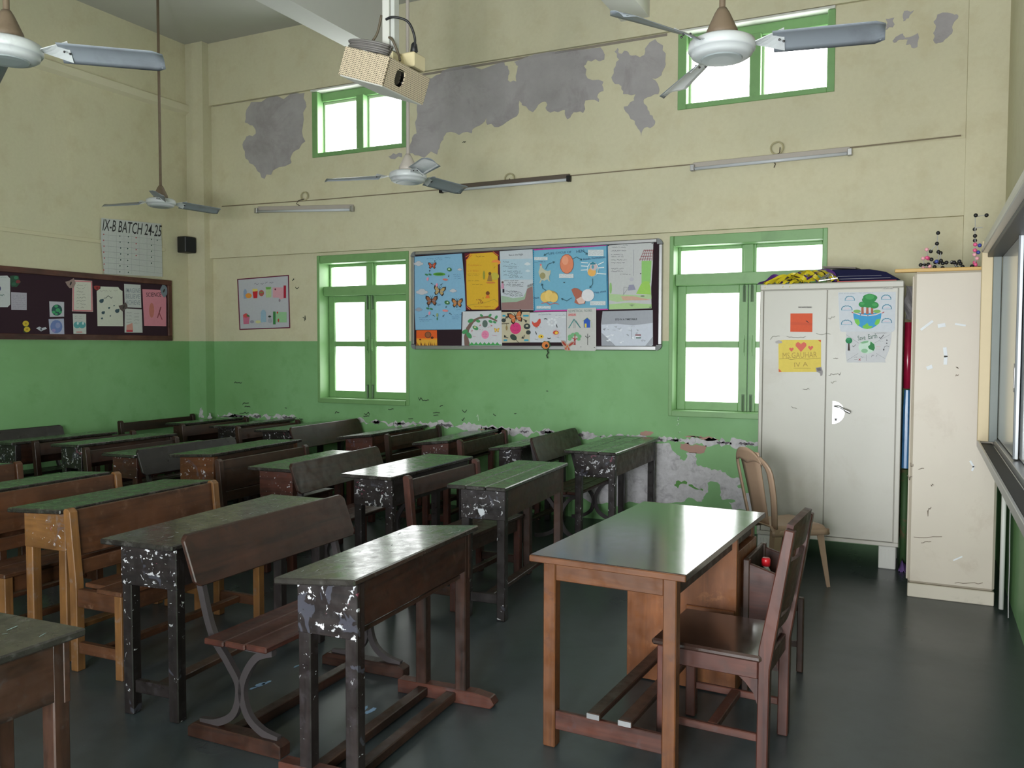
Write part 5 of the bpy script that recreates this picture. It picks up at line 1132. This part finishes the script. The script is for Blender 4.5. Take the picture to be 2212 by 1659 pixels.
s.poly([(365,1140),(440,1100),(515,1180),(500,1345),(380,1350)],(196,110,140)); s.ell(430,1160,56,46,(206,80,80)); s.ell(480,1160,40,22,(80,120,80),.6); s.ell(570,1295,44,36,(150,150,166)); s.ell(705,1300,60,36,(206,206,150)); s.poly([(765,1080),(800,1030),(850,1030),(880,1080),(885,1300),(765,1310)],(150,180,200)); s.ell(965,1180,34,22,(50,60,56)); s.ell(975,1270,50,56,(166,170,180)); s.rect(1042,1068,1098,1355,(60,130,70)); s.rect(1110,1080,1345,1310,(150,196,150)); s.ell(1140,1092,18,24,(190,60,50)); s.ell(1162,1265,18,40,(180,60,56)); s.done()
# ---- batch chart on the left wall
C5 = (200,380,6.381); LV = XL+.0135
s = Sheet('batch_chart','white hand-lettered batch chart with a grid above the maroon pin board',[(120,580),(940,660),(952,900),(965,1390),(160,1350),(115,900)],0,LV,(192,196,196),cat='chart',crop=C5)
s.text('IX-B BATCH 24-25',(135,752),(940,840),158,(44,44,48),.006)
for k in range(8): b = 840+77*k; s.line([(125,b-30),(550,b),(955,b+42)],(140,146,150),2.5)
for a in (215,325,430,535,640,745,850): s.line([(a,760+a*.08),(a+2,1350)],(160,166,168),2)
for (a,b,c) in [(148+random.uniform(0,14),805+82*k,(190,70,76)) for k in range(7)]+[(375+random.uniform(-8,8),830+82*k,(60,84,84)) for k in range(7)]+[(485+random.uniform(-8,8),838+82*k,(60,90,84)) for k in range(7)]+[(595,852+82*k,(196,60,76)) for k in range(4)]+[(805,875+82*k,(60,90,84)) for k in range(5)]+[(885,888,(60,90,84))]: s.ell(a,b,7,10,c)
s.done()

# ---- maroon pin board on the left wall
p0, p1 = hit(0,583,0,XL+.03), hit(370,606,0,XL+.03); q1 = hit(370,735,0,XL+.03)
bz0_, bz1_, by1 = 1.653, p1.z, p1.y
t = empty('pin_board', (XL,by1,bz0_), 0, 'long maroon pin board with brown wooden frame on the left wall', 'notice board')
by0 = by1-4.2
MB().box(.002,.022,by0-by1+.03,-.03,.03,bz1_-bz0_-.03).build('felt_panel', simple('maroon_pin_felt',(48,24,38),.95,.25,40), t)
for (z0_,z1_) in ((0,.055),(bz1_-bz0_-.055,bz1_-bz0_)): MB().box(.002,.04,by0-by1,0,z0_,z1_).build('frame_rail', wood('pinframe', srgb(92,56,46), srgb(58,36,32), .5,'y'), t, bevel=.004)
for (a,b) in ((-.055,0),(by0-by1,by0-by1+.055)): MB().box(.002,.04,a,b,.055,bz1_-bz0_-.055).build('frame_stile', wood('pinframe', srgb(92,56,46), srgb(58,36,32), .5,'z'), t, bevel=.004)
C4 = (0,560,5.53); NV = XL+.0225; G2 = 'papers on the maroon pin board'
def note(label, pts, rgb, name='pinned_note', cat='note', val=NV): return Sheet(name, label, pts, 0, val, rgb, G2, cat, crop=C4)
s = note('white card with rounded corners at the left edge of the maroon board', [(-60,200),(85,195),(120,230),(122,540),(90,572),(-60,572)], (196,200,204)); s.ell(-10,350,20,30,(60,60,110)); s.scr(-30,430,80,(80,110,110),30,6,12); s.scr(0,215,70,(80,130,120)); s.done()
s = note('small lined lilac note beside the rounded white card', [(132,392),(318,402),(318,608),(135,605)], (176,172,186))
for k in range(8): s.scr(150,430+22*k,155,(120,110,130),8,2)
s.done()
s = note('white square note with a green and teal ball', [(588,502),(765,510),(765,685),(594,688)], (190,190,202)); s.ell(678,608,64,68,(40,84,84)); 
for (a,b,r) in ((670,562,22),(690,608,28),(640,632,22),(720,632,18),(670,655,18)): s.ell(a,b,r,r*.8,(70,160,110))
s.done()
s = note('bluish crayon planet note under the green ball note', [(580,715),(762,708),(768,895),(596,912)], (176,180,206)); s.ell(672,805,72,80,(110,130,186)); s.ell(690,790,30,34,(140,150,196)); s.ell(640,850,24,20,(150,140,190)); s.done()
s = note('cream verse card with pink border', [(865,245),(1100,258),(1110,630),(860,622)], (206,206,196)); s.border([(876,260),(1092,268),(1098,618),(872,612)],(206,130,140),16)
for k in range(8): s.scr(915,308+38*k,random.uniform(70,165),(100,104,104),18,3,10)
s.done()
s = note('white card with two teal leaf shapes', [(868,650),(1028,654),(1030,892),(878,890)], (196,200,198)); s.ell(920,785,42,40,(90,160,166)); s.ell(980,785,44,40,(90,160,166)); s.ell(928,765,12,18,(196,220,222)); s.ell(990,765,12,18,(196,220,222)); s.rect(910,865,980,875,(200,90,90)); s.scr(890,680,110,(120,130,130)); s.scr(890,705,90,(120,130,130)); s.done()
s = note('large cream star chart card with dark blots', [(1155,380),(1200,350),(1200,325),(1410,332),(1430,360),(1462,380),(1470,800),(1165,798)], (206,208,198)); s.scr(1195,378,235,(140,140,130),20,3,12); s.scr(1240,450,112,(90,100,100),36,7,12)
for (a,b,r) in ((1210,500,26),(1230,640,20),(1398,618,26),(1300,582,12),(1360,555,8),(1215,708,12),(1315,678,8)): s.ell(a,b,r,r*.9,(60,84,96)); s.ell(a+r*.6,b-r*.5,r*.5,r*.5,(60,84,96))
s.done()
s = note('narrow white card with three repeated capital words', [(1482,295),(1678,305),(1688,582),(1490,572)], (196,200,202))
for (tx,b) in (('IMAGINE',398),('BELIEVE',468),('ACHIEVE',542)): s.text(tx,(1500,b),(1672,b+6),56,(140,148,160),.004)
s.done()
s = note('white list card with red patch below the capital words card', [(1490,588),(1692,598),(1702,878),(1488,876)], (200,202,202)); s.poly([(1510,790),(1580,760),(1590,850),(1510,850)],(206,150,140)); s.rect(1508,845,1585,868,(196,60,80))
for k in range(4): s.scr(1510,640+38*k,60,INK,8); s.scr(1600,650+38*k,60,INK,8)
s.done()
s = note('pink sheet headed science at the right end of the maroon board', [(1700,358),(1960,368),(1985,470),(1985,800),(1722,795)], (214,138,156)); s.text('SCIENCE',(1745,448),(1925,446),50,(60,40,54),.008); s.ell(1810,610,30,90,(196,120,110)); s.line([(1880,700),(1920,570),(1900,640),(1935,720)],(150,70,80),10); s.done()
for (lab,pts,cols) in (('brown cut-out paper butterfly left of the pink-bordered card',[(780,270),(830,255),(880,225),(905,285),(880,340),(830,345),(800,310)],((150,128,124),)),
    ('dark brown cut-out butterfly between the star chart card and the list card',[(1415,555),(1460,545),(1500,515),(1520,545),(1525,585),(1490,600),(1465,625),(1435,600)],((92,80,80),)),
    ('grey and teal cut-out butterfly at the top right corner of the maroon board',[(1912,360),(1940,305),(1970,310),(2000,350),(1995,420),(1960,460),(1930,420)],((120,132,144),))):
    s = note(lab, pts, cols[0], 'paper_butterfly', 'ornament', NV+.0015); cxx = sum(p[0] for p in pts)/len(pts); cyy = sum(p[1] for p in pts)/len(pts); s.ell(cxx,cyy,10,24,(60,54,54),.4); s.done()
s = note('green and red paper flower spray at the top left of the maroon board', [(120,200),(170,192),(220,200),(232,250),(250,270),(200,330),(140,330),(120,280)], (44,76,60), 'paper_flower', 'ornament'); s.ell(190,220,26,20,(60,120,90)); s.ell(215,268,28,20,(120,50,56)); s.ell(165,295,26,20,(50,96,76)); s.done()
s = note('two yellow paper flowers near the bottom of the maroon board', [(268,770),(305,732),(345,770),(335,800),(360,838),(320,880),(280,870),(290,800)], (60,84,44), 'paper_flower', 'ornament'); s.ell(306,768,38,34,(206,180,56)); s.ell(322,838,38,32,(206,180,56)); s.ell(306,768,12,12,(170,140,40)); s.ell(322,838,12,12,(170,140,40)); s.done()
s = note('white winged paper cut-out near the bottom of the maroon board', [(430,825),(470,805),(500,820),(545,812),(560,832),(520,845),(490,862),(460,842)], (190,194,206), 'paper_butterfly', 'ornament'); s.ell(490,835,10,18,(90,96,110)); s.done()
s = note('red paper corner bow above the star chart card', [(1120,320),(1150,315),(1195,320),(1185,360),(1150,370),(1125,350)], (150,56,56), 'paper_bow', 'ornament'); s.ell(1160,342,14,12,(110,36,40)); s.done()

# ---- papers taped to the steel cupboard
C3 = (1660,560,6.143); CV = ay0+.0015; G3 = 'papers taped to the steel cupboard'
def taped(label, pts, rgb, name='taped_sheet', cat='poster', val=CV): return Sheet(name, label, pts, 1, val, rgb, G3, cat, crop=C3)
s = taped('tree-on-half-globe crayon drawing with six clouds on the cupboard door', [(925,440),(1690,432),(1680,930),(1650,962),(960,962),(945,920)], (204,210,218))
s.poly([(1130,712)]+[(1312-186*math.cos(math.pi*k/14), 735+190*math.sin(math.pi*k/14)) for k in range(15)]+[(1500,712)],(66,156,206))
for pl in ([(1140,790),(1200,800),(1215,850),(1190,885),(1150,840)],[(1405,860),(1430,800),(1485,790),(1470,850),(1430,880)],[(1245,890),(1280,870),(1312,845),(1335,885),(1390,885),(1360,915),(1310,928),(1260,915)]): s.poly(pl,(120,196,84))
s.line([(1128,706),(1220,738),(1320,750),(1420,736),(1505,702)],(222,206,206),14)
for (a,b) in ((1248,690),(1312,670),(1375,690)): s.poly([(a-18,728),(a-14,b-60),(a+14,b-60),(a+18,728)],(172,104,84))
for (a,b,r) in ((1345,520,88),(1290,540,50),(1250,600,54),(1320,600,60),(1400,610,64),(1395,510,50),(1300,505,46)): s.ell(a,b,r,r*.72,(50,140,76))
for (a,b,r) in ((1345,500,60),(1245,590,30),(1410,605,36)): s.ell(a,b,r,r*.6,(70,160,92))
s.ell(1175,692,50,22,(130,180,100)); s.ell(1440,692,50,22,(130,180,100)); s.line([(1105,700),(1128,715)],(170,40,50),8); s.line([(1510,715),(1535,700)],(170,40,50),8)
for (a,b,w_) in ((1080,520,124),(1040,648,140),(1038,838,140),(1562,505,124),(1572,632,120),(1570,815,130)):
    pts = [(a-w_/2,b+28)]+[(a+w_/2*math.cos(math.pi*(1-k/12))*1.0, b+22-48*math.sin(math.pi*k/12)-(7 if k%2 else 0)) for k in range(13)]+[(a+w_/2,b+28)]
    s.line(pts,(56,146,176),8); s.line([(a-w_/2,b+28),(a+w_/2,b+28)],(90,160,190),4); s.line([(a-w_*.25,b+12),(a+w_*.25,b+8)],(226,180,196),4)
s.scr(940,455,210,(150,160,170),10,2.5); s.scr(1210,448,190,(150,160,170),10,2.5); s.done()
s = taped('save earth crayon poster with green globe and tree on the cupboard door', [(1030,965),(1635,962),(1622,1120),(1590,1230),(1545,1345),(1560,1370),(1040,1372),(1022,1250),(1028,1100)], (204,206,210))
s.text('Save  Earth',(1190,1080),(1445,1045),64,(70,104,88),.004); s.line([(1470,1035),(1490,1052),(1528,1006)],(50,50,56),8); s.ell(1305,1165,112,88,(196,222,206)); s.poly([(1355,1090),(1405,1130),(1412,1180),(1395,1215),(1335,1190),(1320,1160),(1348,1135)],(52,130,74)); s.poly([(1215,1110),(1270,1085),(1330,1082),(1320,1105),(1250,1120)],(130,180,140)); s.ell(1275,1215,44,28,(140,190,150)); s.ell(1305,1165,112,88,(110,150,120)) if False else None
s.ell(1068,1080,46,40,(40,130,84)); s.ell(1060,1060,26,20,(60,150,100)); s.poly([(1058,1115),(1076,1115),(1082,1212),(1052,1212)],(60,44,40))
for A in ([(1030,1000),(1200,1115)],[(1410,1110),(1610,1000)],[(1040,1345),(1190,1250)],[(1430,1250),(1550,1320)],[(1300,1268),(1300,1350)]): s.line(A,(130,132,140),3)
s.line([(1115,1150),(1130,1162),(1160,1132)],(60,60,70),5); s.scr(1365,1285,75,(80,84,96),30,4,12); s.scr(1225,1295,60,(110,110,120),24); s.line([(1198,1320),(1222,1342)],(176,40,50),6); s.line([(1222,1320),(1198,1342)],(176,40,50),6); s.scr(1140,1300,40,INK); s.scr(1140,1330,40,INK); s.line([(1530,1205),(1540,1160),(1570,1150),(1600,1160)],(110,114,120),4); s.ell(1530,1200,9,12,(50,50,60)); s.ell(1570,1115,8,8,(60,60,66)); s.ell(1572,1075,6,10,(60,60,66)); s.scr(1425,1160,60,(226,150,140)); s.scr(1425,1190,60,(226,170,160)); s.scr(1480,1090,36,(110,130,140)); s.scr(1395,980,190,(110,110,120),14); s.done()
s = taped('small plain orange-red card on the left cupboard door', [(292,720),(585,718),(582,965),(290,962)], (214,92,60)); s.line([(500,818),(520,830)],(60,40,44),10); s.line([(525,838),(540,850)],(60,40,44),10); s.poly([(292,830),(580,845),(580,880),(292,870)],(204,86,56)); s.done()
s = taped('yellow teacher name card with three red hearts', [(132,1080),(200,1072),(698,1070),(698,1440),(640,1495),(135,1498)], (222,200,96))
def heart(a,b,r):
    s.poly([(a,b+r)]+[(a-r*.5+r*.52*math.cos(math.pi*(1.15-1.15*k/8)), b-r*.25-r*.5*math.sin(math.pi*(1.15-1.15*k/8)) ) for k in range(9)][0:0]+[(a-r*1.0,b-r*.15),(a-r*.95,b-r*.6),(a-r*.55,b-r*.85),(a-r*.12,b-r*.62),(a,b-r*.38),(a+r*.12,b-r*.62),(a+r*.55,b-r*.85),(a+r*.95,b-r*.6),(a+r*1.0,b-r*.15)],(214,106,92))
heart(432,1160,72); heart(305,1198,30); heart(560,1178,34)
s.text('MS.GAUHAR',(190,1318),(645,1302),76,(176,150,76)); s.line([(145,1325),(250,1318),(300,1332),(400,1316),(520,1326),(690,1310)],(150,130,66),5); s.text('IV A',(345,1432),(525,1420),60,(176,150,76)); s.line([(335,1448),(450,1446),(560,1448)],(150,130,66),4); s.poly([(135,1450),(178,1494),(137,1496)],(206,96,60)); s.poly([(655,1072),(696,1072),(694,1102)],(206,96,60)); s.done()
s = taped('tiny printed label strip at the top right of the cupboard', [(1515,375),(1652,365),(1654,395),(1517,402)], (190,188,182),'label_strip','label'); s.scr(1525,385,120,(120,120,116),14,3); s.done()
s = taped('small dark maker plate on the left cupboard door', [(395,628),(570,626),(580,636),(570,648),(395,646)], (150,148,144),'maker_plate','label'); s.scr(402,637,164,(60,60,60),9,3); s.done()
s = taped('torn grey tape scrap at the lower corner of the yellow card', [(625,1440),(700,1428),(722,1490),(715,1540),(690,1552),(680,1510),(640,1495)], (150,146,148),'tape_scrap','tape',CV-.002); s.poly([(640,1445),(690,1440),(700,1480),(650,1480)],(110,106,112)); s.done()
s = taped('torn grey tape scrap at the upper corner of the yellow card', [(85,1095),(130,1075),(175,1085),(185,1108),(140,1120),(100,1115)], (176,172,172),'tape_scrap','tape',CV-.002); s.done()
mk = MB()
for (u,v,w_,h_,n) in ((1700,728,40,3,8),(1763,723,30,8,5),(1665,730,20,10,5),(1790,808,26,8,9),(1795,826,12,5,4),(1800,775,10,4,4),(1790,690,14,14,4),(1710,880,10,6,3),(1735,840,14,4,4)): scrib(mk, u, v, w_, h_, n, 1, ay0+.001, 1.2)
cup = [o for o in bpy.data.objects if o.name == 'steel_cupboard'][0]
o = mk.build('tape_marks', flat((150,148,140)), None); o.parent = cup; o['kind'] = 'stuff'; o.location = -cup.location

t = empty('water_bottle', (-.655,4.10,.386), 0, 'small pale bottle with red cap on the low armchair', 'bottle')
MB().lathe([(.02,0),(.03,.004),(.031,.12),(.026,.15),(.013,.175),(.013,.185)], n=16).build('body', simple('milky_bottle',(200,202,196),.3), t, smooth=True)
MB().lathe([(.02,.182),(.021,.212),(.017,.22)], n=14).build('cap', simple('red_cap',(190,30,40),.35), t, smooth=True)
# splashes of dried paint on the floor under the front desk
mk = MB()
for (u,v,r) in ((770,1540,16),(800,1536,9),(560,1480,9),(575,1476,7),(548,1486,6),(640,1440,5)):
    c = hit(u,v,2,0); n = 12; mk.add([(c.x+r*.0016*math.cos(6.283*k/n)*random.uniform(.6,1.3), c.y+r*.004*math.sin(6.283*k/n)*random.uniform(.6,1.3), .0012) for k in range(n)], [list(range(n))])
o = mk.build('paint_spots', flat((120,150,180)), bpy.data.objects['floor']); o['kind'] = 'stuff'

def marks(parent, pts_list, mat, name):
    mb = MB()
    for pts, wd in pts_list:
        for p, q in zip(pts[:-1], pts[1:]):
            p, q = Vector(p), Vector(q); d = (q-p).normalized(); n = d.cross(Vector((0,0,1)) if abs(d.z) < .5 and name == 'chalk_scratches' else Vector((1,0,0))).normalized()*wd/2
            mb.add([p+n,q+n,q-n,p-n], [(0,1,2,3)])
    o = mb.build(name, mat, parent); o['kind'] = 'stuff'; return o
def desk_by(label): return [o for o in bpy.data.objects if o.get('label','').startswith(label)][0]
rs = random.Random(11)
for lab, zz, hw_, hl_, cnt, cols in (('dark paint-splashed desk standing',.785,.15,.46,46,(196,200,204)),('dark desk with heavily splashed',.7712,.17,.55,46,(190,194,198)),('dark scratched desk in the bottom',.7795,.17,.5,40,(160,196,196)),('brown desk with scratched',.7912,.16,.52,60,(150,160,140)),('dark scratched desk in the bottom',.7798,.17,.5,16,(150,90,80))):
    d = desk_by(lab); L_ = []
    for k in range(cnt):
        x, y = rs.uniform(-hw_,hw_), rs.uniform(-hl_,hl_); a = rs.uniform(-.5,.5)+(1.57 if rs.random() < .6 else 0); l_ = rs.uniform(.008,.04)
        z = zz if 'standing' not in lab else .762+(.792-.762)*(x+.175)/.35+.0012
        z2 = zz if 'standing' not in lab else .762+(.792-.762)*(x+l_*math.cos(a)+.175)/.35+.0012
        L_.append(([(x,y,z),(x+l_*math.cos(a),y+l_*math.sin(a),z2)], rs.uniform(.001,.003)))
    marks(d, L_, flat(cols), 'chalk_scratches')

for nm in ('print.007','print.008','print.021'):
    if nm in bpy.data.objects: bpy.data.objects[nm]['kind'] = 'stuff'
